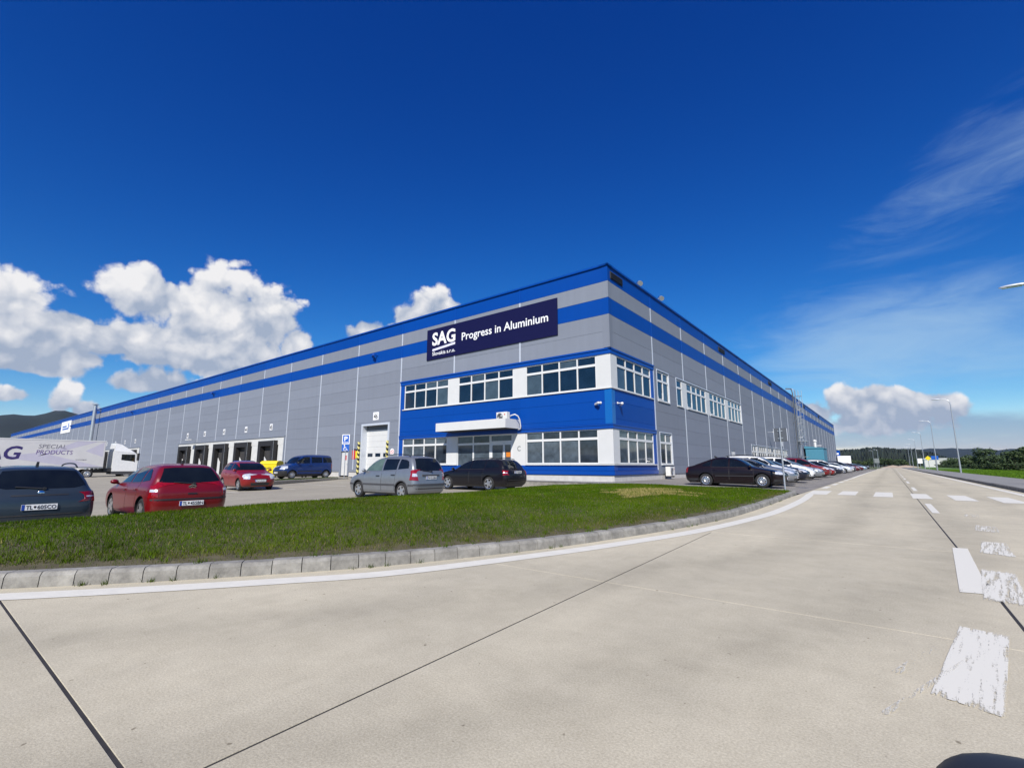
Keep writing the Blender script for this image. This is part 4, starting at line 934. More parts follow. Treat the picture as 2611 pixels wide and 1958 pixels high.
b=MB(); FL.box(b,23.62,24.06,2.32,2.46,.004,.02); FL.box(b,24.1,24.5,2.38,2.5,.004,.02); FL.put('black_header',b,M['letter_black'],t)
t=empty('hydrant_notice',(0,0,0),0,'small round white and red notice on the grey wall right of the goods door','sign')
b=MB(); b.disc(.26,-.02,20,'y',c=(-19.12,0,2.15)); b.lathe([(.26,-.02),(.26,-.004)],20,'y',c=(-19.12,0,2.15)); b.obj('board',M['letter_white'],t)
b=MB(); b.lathe([(.09,-.024),(.13,-.024)],16,'y',c=(-19.2,0,2.12)); b.lathe([(.09,-.0245),(.13,-.0245)],16,'y',c=(-19.02,0,2.17)); b.obj('ring',M['red_sign'],t)
# striped guard posts at the goods door
def stripes():
    m=bpy.data.materials.new('hazard_stripes'); m.use_nodes=True; nt=m.node_tree; N=nt.nodes; L=nt.links; bs=N['Principled BSDF']; bs.inputs['Roughness'].default_value=.5
    tc=N.new('ShaderNodeTexCoord'); mp=N.new('ShaderNodeMapping'); mp.inputs['Rotation'].default_value=(0,R(45),0); L.new(tc.outputs['Object'],mp.inputs[0])
    w=N.new('ShaderNodeTexWave'); w.inputs['Scale'].default_value=1.15; L.new(mp.outputs[0],w.inputs[0])
    r=N.new('ShaderNodeValToRGB'); r.color_ramp.interpolation='CONSTANT'; r.color_ramp.elements[0].color=(.015,.015,.015,1); r.color_ramp.elements[1].color=(.75,.66,.22,1); r.color_ramp.elements[1].position=.5
    L.new(w.outputs[0],r.inputs[0]); L.new(r.outputs[0],bs.inputs['Base Color']); return m
M['hazard']=stripes()
for (x,lab) in ((-23.50,'yellow and black striped guard post left of the goods door'),(-19.62,'yellow and black striped guard post right of the goods door')):
    t=empty('guard_post',(x,-.12,.1),0,lab,'post','striped guard posts'); b=MB(); b.cbox(-.075,.075,-.075,.075,0,2.95,.015); b.obj('post',M['hazard'],t)
# ladder with safety cage, downpipe, teal box, flue, lamps on the right facade
t=empty('roof_ladder',(0,0,0),0,'steel roof ladder with safety cage on the right wall behind the parked cars','ladder')
LY=68.3
b=MB(); b.tube([(.30,LY,2.6),(.30,LY,13.5),(.1,LY,13.9),(-1.0,LY,13.9)],.05,6); b.obj('rail',M['steel'],t); b=MB(); b.tube([(.30,LY+.9,2.6),(.30,LY+.9,13.9)],.05,6); b.obj('rail',M['steel'],t)
for k in range(36):
    b=MB(); b.tube([(.30,LY,2.8+.3*k),(.30,LY+.9,2.8+.3*k)],.025,5); b.obj('rung',M['steel'],t)
for k in range(8):
    z=4.6+1.15*k; b=MB(); b.tube([(.30,LY-.1,z),(.8,LY-.2,z),(1.25,LY+.45,z),(.8,LY+1.1,z),(.30,LY+1.0,z)],.045,5); b.obj('cage_hoop',M['steel'],t)
for (a,y) in ((.8,LY-.2),(1.25,LY+.45),(.8,LY+1.1)):
    b=MB(); b.tube([(a,y,4.6),(a,y,13.6)],.035,5); b.obj('cage_bar',M['steel'],t)
b=MB(); b.box(.0,1.5,LY-.6,LY+1.6,5.0,5.08); b.box(.0,1.4,LY-.5,LY+1.5,2.45,2.52); b.obj('landing',M['steel'],t)
t=empty('downpipe',(0,65.6,0),0,'thin steel downpipe on brackets left of the roof ladder','pipe')
b=MB(); b.tube([(.35,0,.3),(.35,0,12.9),(.2,0,13.6),(-.6,0,13.7)],.09,8); b.obj('pipe',M['steel_dark'],t)
for z in (3,5.5,8,10.5): b=MB(); b.box(0,.34,-.05,.05,z,z+.08); b.obj('bracket',M['steel_dark'],t)
t=empty('equipment_box',(0,0,0),0,'teal equipment box standing against the right wall beyond the ladder','equipment box')
b=MB(); b.cbox(.3,3.0,74.5,80.0,.2,4.0,.06); b.obj('cabinet',M['teal_box'],t); b=MB(); b.prism([(.2,4.0),(3.1,4.0),(3.1,4.1),(.2,4.45)],74.4,80.1,plane='xz'); b.obj('lid',M['teal_box'],t)
b=MB(); b.box(.5,2.9,74.47,74.50,2.0,2.06); b.box(.5,2.9,74.47,74.5,1.2,1.26); b.obj('door_line',M['dark_in'],t)
t=empty('vent_flue',(.9,84,0),0,'white vent flue pipe above the teal equipment box','pipe'); b=MB(); b.tube([(0,0,.2),(0,0,5.6)],.22,12); b.obj('pipe',M['white_frame'],t,smooth=True,angle=40); b=MB(); b.tube([(0,0,5.6),(0,0,5.75),(0,0,6.0)],[.34,.36,.05],12); b.obj('cap',M['white_frame'],t,smooth=True,angle=40)
for (y,z,lab) in ((43.5,5.2,'small white wall lamp above the parked cars, left of the ladder'),(90.0,5.0,'small white wall lamp beyond the teal equipment box')):
    t=empty('wall_lamp',(0,y,z),0,lab,'wall lamp','wall lamps on the right wall'); b=MB(); b.box(0,.9,-.03,.03,0,.06); b.obj('arm',M['steel'],t); b=MB(); b.cbox(.6,1.4,-.2,.2,-.05,.08,.03); b.obj('lamp_head',M['white_frame'],t)
t=empty('wall_notice',(0,53,0),0,'small white notice on the right wall above the low window strip','sign'); b=MB(); b.box(.004,.03,-.6,.6,3.8,5.0); b.obj('board',M['letter_white'],t)
for u,lab in ((60.6,'white lamp above the second loading dock from the far end'),(110.0,'white lamp above the far group of loading docks')):
    t=empty('wall_lamp',(-u,0,4.35),0,lab,'wall lamp','wall lamps above the loading docks'); b=MB(); b.box(-.03,.03,-.9,0,-.02,.04); b.obj('arm',M['steel'],t); b=MB(); b.cbox(-.45,.45,-1.2,-.7,-.02,.12,.03); b.obj('lamp_head',M['white_frame'],t)
# tall pipe standing off the long left wall
t=empty('exhaust_stack',(-114.3,-1.0,0),0,'tall thin steel exhaust stack standing in front of the long left wall','pipe')
b=MB(); b.tube([(0,0,-.4),(0,0,13.2)],.32,12); b.obj('pipe',M['steel'],t,smooth=True,angle=40); b=MB(); b.tube([(0,0,13.3),(0,0,13.36)],.6,12); b.tube([(0,0,13.15),(0,0,13.3)],.1,6); b.obj('cap',M['steel'],t)
for z in (12.1,9.4): b=MB(); b.box(-.08,.08,.3,1.0,z,z+.14); b.obj('bracket',M['steel'],t)

# ================================================================== VEHICLES
def pchip(xs, ys, x):
    xs=np.asarray(xs,float); ys=np.asarray(ys,float); h=np.diff(xs); d=np.diff(ys)/h; m_=np.zeros(len(xs))
    for i in range(1,len(xs)-1):
        if d[i-1]*d[i]>0: w1,w2=2*h[i]+h[i-1],h[i]+2*h[i-1]; m_[i]=(w1+w2)/(w1/d[i-1]+w2/d[i])
    m_[0]=d[0]; m_[-1]=d[-1]; x=np.clip(x,xs[0],xs[-1]); i=np.clip(np.searchsorted(xs,x,side='right')-1,0,len(h)-1); t=(x-xs[i])/h[i]
    return (2*t**3-3*t**2+1)*ys[i]+(t**3-2*t**2+t)*h[i]*m_[i]+(-2*t**3+3*t**2)*ys[i+1]+(t**3-t**2)*h[i]*m_[i+1]
def car_surface(sp):
    Fz,Fx=zip(*sp['F']); Rz,Rx=zip(*sp['R']); Wz,Ww=zip(*sp['W'])
    zt=sp['H']; zs=[Fz[0]]; z=Fz[0]
    while z<zt-1e-4:
        dz=.05
        for _ in range(12):
            zn=min(zt,z+dz)
            if abs(pchip(Fz,Fx,zn)-pchip(Fz,Fx,z))<.07 and abs(pchip(Rz,Rx,zn)-pchip(Rz,Rx,z))<.07 and abs(pchip(Wz,Ww,zn)-pchip(Wz,Ww,z))<.05: break
            dz*=.6
        z=min(zt,z+max(dz,.0035)); zs.append(z)
    rings=[]
    for z in zs:
        xf,xr,W=float(pchip(Fz,Fx,z)),float(pchip(Rz,Rx,z)),float(pchip(Wz,Ww,z))
        up=max(0,min(1,(z-sp['belt'])/.15)); Lh=(xf-xr)
        cx=min(.38*(1-up)+.16*up,Lh*.3); cy=min(.42*(1-up)+.16*up,W*.6); bf=.11*(1-up)+.09*up; br=.07*(1-up)+.05*up
        cxr=min(.22*(1-up)+.12*up,Lh*.3); cyr=min(.26*(1-up)+.14*up,W*.6)
        half=[]
        for k in range(6): y=(W-cy)*k/5; half.append((xf-bf*(y/W)**2,y))
        for k in range(1,7): p=k/6*math.pi/2; y=W-cy+cy*math.sin(p); half.append((xf-bf*((W-cy)/W)**2-cx*(1-math.cos(p)),y))
        xa=half[-1][0]; xb=xr+br*((W-cyr)/W)**2+cxr
        for k in range(1,18): half.append((xa+(xb-xa)*k/17,W))
        for k in range(1,7): p=k/6*math.pi/2; y=W-cyr+cyr*math.cos(p); half.append((xr+br*((W-cyr)/W)**2+cxr*(1-math.sin(p)),y))
        for k in range(4,-1,-1): y=(W-cyr)*k/5; half.append((xr+br*(y/W)**2,y))
        pts=[]
        for (x,y) in half:
            u=(2*x-xf-xr)/max(Lh,.1); pts.append((x,y*(1-.05*abs(u)**3),z))
        ring=pts+[(x,-y,z) for (x,y,z) in pts[-2:0:-1]]
        rings.append(ring)
    n=len(rings[0]); v=[p for r_ in rings for p in r_]; f=[]
    for i in range(len(rings)-1):
        for k in range(n): f.append((i*n+k,i*n+(k+1)%n,(i+1)*n+(k+1)%n,(i+1)*n+k))
    f.append(tuple(range(n))[::-1]); f.append(tuple((len(rings)-1)*n+k for k in range(n)))
    return v,f
def poly_resample(P,n):
    P=[Vector((p[0],p[1],0)) for p in P]
    if len(P)==1: return P*(n+1)
    d=[0]
    for i in range(1,len(P)): d.append(d[-1]+(P[i]-P[i-1]).length)
    out=[];j=0
    for k in range(n+1):
        s=d[-1]*k/n
        while j<len(d)-2 and d[j+1]<s: j+=1
        t=(s-d[j])/max(1e-9,d[j+1]-d[j]); out.append(P[j].lerp(P[j+1],t))
    return out
def patch(mb,bvh,top,bot,view,off,side=1,n=10,m=5,mi=0,skirt=.02):
    """panel that follows the body: two polylines seen from the side / front / rear, laid on the surface"""
    T=poly_resample(top,n); B=poly_resample(bot,n); g=[];
    for i in range(n+1):
        for j in range(m+1):
            p=T[i].lerp(B[i],j/m)
            if view=='side': o,d=Vector((p.x,side*3,p.y)),Vector((0,-side,0))
            elif view=='front': o,d=Vector((5,p.x*side,p.y)),Vector((-1,0,0))
            elif view=='rear': o,d=Vector((-5,p.x*side,p.y)),Vector((1,0,0))
            elif view=='top': o,d=Vector((p.x,p.y*side,4)),Vector((0,0,-1))
            h=bvh.ray_cast(o,d)
            if h[0] is None or (view in ('front','rear') and abs(h[1].x)<.12):
                for q in range(1,60 if h[0] is None else 14):      # beyond the outline: slide inwards until the body is met
                    if view=='side': o2=Vector((o.x*(1-.008*q),o.y,o.z))
                    elif view=='top': o2=Vector((o.x,o.y*(1-.008*q),o.z))
                    else: o2=Vector((o.x,o.y*(1-.008*q),o.z))
                    h=bvh.ray_cast(o2,d)
                    if h[0] is not None and not (view in ('front','rear') and abs(h[1].x)<.12): break
            if h[0] is None: g.append(None); continue
            nn=h[1] if h[1].dot(d)<0 else -h[1]
            nn=(nn+(-d)*.6).normalized(); g.append((h[0]+nn*off,h[0]-nn*skirt))
    last=None
    for k in range(len(g)):
        if g[k] is None: g[k]=last
        else: last=g[k]
    nx=None
    for k in range(len(g)-1,-1,-1):
        if g[k] is None: g[k]=nx
        else: nx=g[k]
    if g[0] is None: return
    v=[q[0] for q in g]; w=m+1; f=[(i*w+j,(i+1)*w+j,(i+1)*w+j+1,i*w+j+1) for i in range(n) for j in range(m)]
    rim=[i*w for i in range(n+1)]+[n*w+j for j in range(1,m+1)]+[i*w+m for i in range(n-1,-1,-1)]+[j for j in range(m-1,0,-1)]
    b0=len(v); v+= [g[k][1] for k in rim]
    for a in range(len(rim)): f.append((rim[a],rim[(a+1)%len(rim)],b0+(a+1)%len(rim),b0+a))
    mb.add(v,f,mi)
wheel_cache={}
def make_wheel(r,w,rim,kind):
    key=(r,w,rim,kind)
    if key in wheel_cache: return wheel_cache[key]
    t=MB(); h=w/2
    t.lathe([(rim-.01,-h*.75),(rim+.005,-h*.95),(r-.05,-h),(r-.018,-h*.88),(r-.003,-h*.6),(r,0),(r-.003,h*.6),(r-.018,h*.88),(r-.05,h),(rim+.005,h*.95),(rim-.01,h*.75)],28)
    tm=t.mesh('tyre',M['tyre'],True,50)
    q=MB(); q.lathe([(rim-.01,h*.80),(rim+.004,h*.98),(rim-.022,h*.90),(rim-.03,h*.3),(.05,h*.1)],28,mi=1); 
    q.lathe([(rim+.004,h*.98),(rim-.022,h*.92)],28)
    if kind=='cap':
        q.lathe([(rim-.01,h*.86),(rim-.05,h*1.02),(.075,h*1.08),(.06,h*1.0),(.001,h*1.02)],28)
        for k in range(10):
            a=2*math.pi*k/10; c,s=math.cos(a),math.sin(a); Mx=Matrix(((c,0,-s,0),(0,1,0,0),(s,0,c,0),(0,0,0,1))); q.box(rim*.64,rim*.86,h*1.0,h*1.085,-.026,.026,1,Mx)
    else:
        ns={'five':5,'seven':7,'ten':10,'twin':10}[kind]; wd={'five':.05,'seven':.036,'ten':.022,'twin':.018}[kind]
        q.lathe([(.075,h*.3),(.07,h*.9),(.03,h*.98),(.001,h*.98)],16)
        for k in range(ns):
            a=2*math.pi*k/ns+(.16*(-1)**k if kind=='twin' else 0); c,s=math.cos(a),math.sin(a); Mx=Matrix(((c,0,-s,0),(0,1,0,0),(s,0,c,0),(0,0,0,1)))
            v=[(.05,h*.55,-wd*1.1),(.05,h*.95,-wd*1.1),(.05,h*.95,wd*1.1),(.05,h*.55,wd*1.1),(rim-.02,h*.55,-wd*.8),(rim-.02,h*.93,-wd*.8),(rim-.02,h*.93,wd*.8),(rim-.02,h*.55,wd*.8)]
            q.add([Mx@Vector(p) for p in v],[(0,1,2,3),(4,7,6,5),(0,4,5,1),(1,5,6,2),(2,6,7,3),(3,7,4,0)])
    q.lathe([(rim-.05,h*.25),(.05,h*.2)],20,mi=1)
    rm=q.mesh('rim',[M['alloy'],M['liner']])
    wheel_cache[key]=(tm,rm); return wheel_cache[key]

def mirror_x(P): return [(-a,b) for a,b in P]
def build_car(sp, pm, label, cat='car', group=None, plate=None, plate_front=None):
    """a car with the front along +x; everything below is a part of it"""
    root=empty(sp['name'],(0,0,0),0,label,cat,group); pm=M[pm]
    v,f=car_surface(sp); base=MB().add(v,f); me=base.mesh('body',[pm,M['plastic'],M['liner']])
    bm=bmesh.new(); bm.from_mesh(me); bvh=BVHTree.FromBMesh(bm); bm.free()
    zl=sp.get('skirt',.24)
    for p in me.polygons:
        c=p.center; 
        if c.z<zl: p.material_index=1
        if sp.get('bump') and c.z<sp['bump'] and (c.x>sp['axf']+.42 or c.x<sp['axr']-.42): p.material_index=1
    body=put('body',me,root)
    # wheel arches cut with cylinders
    cut=MB(); ra=sp['wr']+.055
    for ax in (sp['axf'],sp['axr']):
        for s in (1,-1):
            n=28; y0,y1=s*(sp['tw']-.26),s*1.3; vv=[];
            for y in (y0,y1): vv+=[(ax+ra*math.cos(2*math.pi*k/n),y,sp['wr']+ra*math.sin(2*math.pi*k/n)) for k in range(n)]
            ff=[tuple(range(n)),tuple(range(2*n-1,n-1,-1))]+[((k+1)%n,k,n+k,n+(k+1)%n) for k in range(n)]; cut.add(vv,ff)
    cme=cut.mesh('cut',M['liner']); co=put('cut_tmp',cme); co.data.materials.clear(); co.data.materials.append(M['liner'])
    md_=body.modifiers.new('arch','BOOLEAN'); md_.operation='DIFFERENCE'; md_.solver='EXACT'; md_.object=co; md_.material_mode='TRANSFER'
    dg=bpy.context.evaluated_depsgraph_get(); dg.update(); nm=bpy.data.meshes.new_from_object(body.evaluated_get(dg)); body.modifiers.clear(); body.data=nm; nm.name='body'
    nm.polygons.foreach_set('use_smooth',[True]*len(nm.polygons)); nm.set_sharp_from_angle(angle=R(32)); bpy.data.objects.remove(co)
    # doors with a dark shut line round them, handles
    for s in (1,-1):
        for (top,bot,hx,hz) in sp['doors']:
            b=MB()
            def grow(P,dz): 
                cx=sum(p[0] for p in top+bot)/len(top+bot); return [(p[0]+(.010 if p[0]>cx else -.010),p[1]+dz) for p in P]
            patch(b,bvh,grow(top,.008),grow(bot,-.008),'side',.0012,s,12,8,1); patch(b,bvh,top,bot,'side',.0035,s,12,8,0,.01)
            d=b.obj('door',[pm,M['dark_in']],root,smooth=True,angle=40)
            b=MB(); patch(b,bvh,[(hx-.10,hz+.016),(hx+.10,hz+.016)],[(hx-.10,hz-.018),(hx+.10,hz-.018)],'side',.03,s,4,2); b.obj('door_handle',M['plastic'] if sp.get('dark_handle') else pm,d,smooth=True,angle=40)
        for (top,bot) in sp['side_glass']:
            b=MB(); patch(b,bvh,top,bot,'side',.006,s,12,6); b.obj('side_window',M['car_glass'],root,smooth=True,angle=40)
        for (top,bot,mm) in sp.get('side_trim',[]):
            b=MB(); patch(b,bvh,top,bot,'side',.012,s,24,2); b.obj('side_trim',M[mm],root,smooth=True,angle=40)
        b=MB()
        for (view,top,bot) in sp['tail']: patch(b,bvh,top,bot,view,.010,s,6,6)
        tl=b.obj('tail_light',M['red_lens'],root,smooth=True,angle=40)
        if sp.get('tail_white'):
            b=MB(); view,top,bot=sp['tail_white']; patch(b,bvh,top,bot,view,.014,s,5,4); b.obj('reversing_lens',M['white_lens'],tl,smooth=True,angle=40)
        b=MB()
        for (view,top,bot) in sp['head']: patch(b,bvh,top,bot,view,.010,s,8,6)
        b.obj('headlight',M['white_lens'],root,smooth=True,angle=40)
        mx,my,mz=sp['mirror']; bb=bmesh.new(); bmesh.ops.create_icosphere(bb,subdivisions=2,radius=1)
        for q in bb.verts: q.co=Vector((mx+q.co.x*.065, s*(my-.02+q.co.y*.095), mz+q.co.z*.065))
        b=MB().addbm(bb); bb.free(); b.tube([(mx,s*(my-.13),mz-.05),(mx,s*(my-.05),mz-.03)],.03,6); b.obj('mirror',pm if sp.get('mirror_paint',True) else M['plastic'],root,smooth=True,angle=50)
        if sp.get('rail'):
            (x0,x1,y,z)=sp['rail']; n=8; pts=[(x0+(x1-x0)*k/n, s*(y-.02*abs(k/n-.5)), z+.055*(1-abs(2*k/n-1)**6)-.03*abs(2*k/n-1)**2) for k in range(n+1)]
            b=MB().tube(pts,.016,6); b.obj('roof_rail',M[sp.get('railmat','plastic')],root,smooth=True,angle=50)
    b=MB(); patch(b,bvh,*sp['windscreen'],'front',.006,1,12,8); b.obj('windscreen',M['car_glass'],root,smooth=True,angle=40)
    b=MB(); patch(b,bvh,*sp['rear_glass'],'rear',.006,1,14,8); rg=b.obj('rear_window',M['car_glass'],root,smooth=True,angle=40)
    for (nm_,view,top,bot,mm,off) in sp.get('extra',[]):
        b=MB(); patch(b,bvh,top,bot,view,off,1,14,4); b.obj(nm_,M[mm],root,smooth=True,angle=40)
    (wy,wz)=sp.get('wiper',(0,.95)); 
    h=bvh.ray_cast(Vector((-5,wy,wz)),Vector((1,0,0)))[0]; h2=bvh.ray_cast(Vector((-5,wy+.42,wz+.04)),Vector((1,0,0)))[0]
    if h and h2: b=MB().tube([h+Vector((-.03,0,0)),h2+Vector((-.025,0,0))],.012,5); b.tube([h+Vector((.01,0,0)),h+Vector((-.05,0,0))],.03,8); b.obj('wiper',M['plastic'],root)
    if sp.get('antenna'):
        ax_,az_=sp['antenna']; b=MB(); b.prism([(ax_-.09,az_-.01),(ax_+.08,az_-.01),(ax_-.06,az_+.085),(ax_-.10,az_+.085)],-.018,.018); b.obj('antenna',M['plastic'],root)
    # plates
    def number_plate(txt,front):
        py,pz=(0,sp['plf']) if front else sp['plr']; x=None
        hits=[bvh.ray_cast(Vector((5 if front else -5,py+dy,pz+dz)),Vector((-1 if front else 1,0,0)))[0] for dy in (-.24,0,.24) for dz in (-.05,.05)]
        hits=[q.x for q in hits if q]; 
        if not hits: return
        x=(max(hits)+.008) if front else (min(hits)-.008); sgn=1 if front else -1
        b=MB(); b.box(min(x,x+sgn*.012),max(x,x+sgn*.012),py-.26,py+.26,pz-.055,pz+.055); p=b.obj('license_plate',M['plate_white'],root)
        xo=x+sgn*.0135; L_=-.255*(-sgn); 
        yl=py-.257 if front else py+.257        # left edge as read
        st=1 if front else -1
        b=MB(); a,c=sorted((yl,yl+st*.045)); b.box(min(xo-.001,xo),max(xo-.001,xo)+.0,a,c,pz-.052,pz+.052); b.obj('plate_band',M['plate_blue'],p)
        if txt:
            rz=math.pi/2 if front else -math.pi/2
            def word(s_,y0,wd):
                me=text_mesh(s_,.076/.727,.0012,wd); me.materials.clear(); me.materials.append(M['letter_black']); put('lettering',me,p,(xo+sgn*.001,y0,pz-.038),(math.pi/2,0,rz))
            a_,b_=txt.split(' ')
            word(a_,yl+st*.062,.095); word(b_,yl+st*.225,.275)
            b=MB(); b.add([(xo+sgn*.002,yl+st*(.19+dx),pz+dz) for dx,dz in ((-.018,.024),(.018,.024),(.018,-.005),(0,-.026),(-.018,-.005))],[(0,1,2,3,4)]); b.obj('emblem',M['letter_black'],p)
    number_plate(plate,False); number_plate(plate_front,True)
    # wheels
    tm,rm=make_wheel(sp['wr'],sp.get('tyre_w',.20),sp['rim'],sp['wheel'])
    for ax in (sp['axf'],sp['axr']):
        for s in (1,-1):
            w=put('wheel',tm,root,(ax,s*(sp['tw']-.115),sp['wr']),(0,0,0 if s>0 else math.pi)); put('rim',rm,w)
    b=MB(); b.box(sp['axr']-.3,sp['axf']+.3,-.62,.62,.16,.30); b.obj('underbody',M['liner'],root)
    return root,bvh
def zy(P): return [(b,a) for a,b in P]
SP={}
SP['mpv']=dict(name='people_carrier',H=1.63,belt=1.02,axf=1.347,axr=-1.347,wr=.315,rim=.205,tw=.855,wheel='five',skirt=.25,
 F=zy([(2.05,.18),(2.18,.28),(2.235,.50),(2.21,.66),(2.10,.78),(1.78,.90),(1.42,.98),(1.22,1.04),(.50,1.48),(.24,1.56),(-.15,1.605),(-.55,1.63)]),
 R=zy([(-1.92,.20),(-2.04,.32),(-2.08,.52),(-2.06,.72),(-2.03,.98),(-1.97,1.12),(-1.74,1.48),(-1.62,1.56),(-1.35,1.60),(-.85,1.63)]),
 W=zy([(.79,.18),(.85,.30),(.871,.55),(.868,.76),(.845,.96),(.825,1.04),(.66,1.48),(.58,1.56),(.46,1.60),(.30,1.63)]),
 doors=[([(1.02,1.0),(.5,1.02),(-.14,1.03)],[(.98,.32),(-.14,.32)],.06,.86),([(-.17,1.03),(-1.0,1.06)],[(-.17,.32),(-.92,.32)],-.86,.90)],
 side_glass=[([(1.0,1.09),(.62,1.36),(.36,1.49),(-.10,1.505)],[(.98,1.05),(.4,1.055),(-.12,1.065)]),([(-.20,1.505),(-1.02,1.495)],[(-.20,1.07),(-1.0,1.10)]),([(-1.10,1.49),(-1.42,1.46),(-1.58,1.40),(-1.66,1.25)],[(-1.09,1.11),(-1.66,1.15)])],
 windscreen=([(-.50,1.50),(.50,1.50)],[(-.70,1.06),(.70,1.06)]), rear_glass=([(-.52,1.50),(-.3,1.525),(.3,1.525),(.52,1.50)],[(-.64,1.14),(-.5,1.06),(.5,1.06),(.64,1.14)]),
 side_trim=[([(1.0,.57),(-.98,.57)],[(1.0,.50),(-.98,.50)],'grey_plastic'),([(2.0,.57),(1.72,.57)],[(2.0,.50),(1.72,.50)],'grey_plastic'),([(-1.72,.57),(-1.95,.57)],[(-1.72,.50),(-1.95,.50)],'grey_plastic'),([(1.345+.40*math.cos(a),.315+.40*math.sin(a)) for a in np.linspace(2.75,.4,14)],[(1.345+.365*math.cos(a),.315+.365*math.sin(a)) for a in np.linspace(2.75,.4,14)],'grey_plastic'),([(-1.345+.40*math.cos(a),.315+.40*math.sin(a)) for a in np.linspace(2.75,.4,14)],[(-1.345+.365*math.cos(a),.315+.365*math.sin(a)) for a in np.linspace(2.75,.4,14)],'grey_plastic')],
 tail=[('rear',[(.69,1.10),(.80,1.06)],[(.60,.70),(.82,.72)]),('side',[(-1.86,1.10),(-1.96,1.10)],[(-1.80,.72),(-2.0,.72)])], tail_white=('rear',[(.66,.96),(.78,.96)],[(.64,.85),(.80,.85)]),
 head=[('front',[(.42,.80),(.74,.86)],[(.42,.68),(.78,.66)]),('side',[(2.05,.84),(1.80,.90)],[(2.10,.68),(1.86,.76)])], mirror=(.92,.93,1.06), mirror_paint=True, dark_handle=True,
 rail=(.1,-1.55,.60,1.62), plr=(0,.80), plf=.46, wiper=(-.02,1.03),
 extra=[('tailgate_trim','rear',[(-.42,.92),(.42,.92)],[(-.42,.85),(.42,.85)],'grey_plastic',.02),('bumper_strip','rear',[(-.8,.585),(.8,.585)],[(-.8,.52),(.8,.52)],'grey_plastic',.014),('bumper_groove','rear',[(-.7,.42),(.7,.42)],[(-.7,.39),(.7,.39)],'plastic',.004),('grille','front',[(-.38,.74),(.38,.74)],[(-.36,.66),(.36,.66)],'plastic',.008),('intake','front',[(-.5,.40),(.5,.40)],[(-.5,.30),(.5,.30)],'plastic',.006)])
SP['hatch']=dict(name='hatchback_car',H=1.46,belt=.95,axf=1.304,axr=-1.304,wr=.315,rim=.205,tw=.865,wheel='five',skirt=.22,
 F=zy([(2.06,.17),(2.19,.28),(2.234,.48),(2.20,.62),(2.05,.73),(1.70,.84),(1.32,.92),(1.08,.97),(.20,1.33),(-.10,1.40),(-.40,1.44),(-.65,1.46)]),
 R=zy([(-1.88,.20),(-1.98,.32),(-2.024,.52),(-2.02,.74),(-1.98,.86),(-1.90,.96),(-1.62,1.30),(-1.50,1.38),(-1.28,1.43),(-.85,1.46)]),
 W=zy([(.80,.17),(.865,.30),(.886,.54),(.875,.74),(.85,.88),(.81,.96),(.64,1.30),(.55,1.39),(.42,1.435),(.28,1.46)]),
 doors=[([(.98,.93),(.4,.95),(-.10,.95)],[(.95,.28),(-.10,.28)],.06,.80),([(-.13,.95),(-.95,.97)],[(-.13,.28),(-.88,.28)],-.80,.82)],
 side_glass=[([(.95,1.0),(.50,1.20),(.10,1.345),(-.12,1.365)],[(.92,.965),(-.12,.98)]),([(-.20,1.365),(-.90,1.34)],[(-.20,.98),(-.92,1.0)]),([(-.98,1.335),(-1.20,1.29),(-1.42,1.13)],[(-.99,1.005),(-1.46,1.05)])],
 windscreen=([(-.50,1.345),(.50,1.345)],[(-.70,.985),(.70,.985)]), rear_glass=([(-.52,1.335),(-.3,1.355),(.3,1.355),(.52,1.335)],[(-.66,1.02),(-.5,.985),(.5,.985),(.66,1.02)]),
 tail=[('rear',[(.72,.92),(.80,.92)],[(.69,.66),(.85,.65)]),('side',[(-1.78,1.02),(-1.88,.98)],[(-1.84,.70),(-1.97,.68)])], tail_white=('rear',[(.71,.84),(.82,.84)],[(.71,.78),(.83,.78)]),
 head=[('front',[(.42,.70),(.70,.74)],[(.46,.60),(.78,.60)]),('side',[(2.02,.74),(1.72,.82)],[(2.10,.62),(1.78,.74)])], mirror=(.84,.95,.98),
 plr=(0,.50), plf=.42, wiper=(-.05,.965), antenna=(-1.05,1.455),
 extra=[('bumper_strip','rear',[(-.82,.62),(.82,.62)],[(-.82,.585),(.82,.585)],'plastic',.012),('tailgate_handle','rear',[(-.10,.745),(.10,.745)],[(-.10,.715),(.10,.715)],'plastic',.012),('grille','front',[(-.42,.64),(.42,.64)],[(-.40,.57),(.40,.57)],'plastic',.008),('intake','front',[(-.55,.36),(.55,.36)],[(-.5,.24),(.5,.24)],'plastic',.006)])
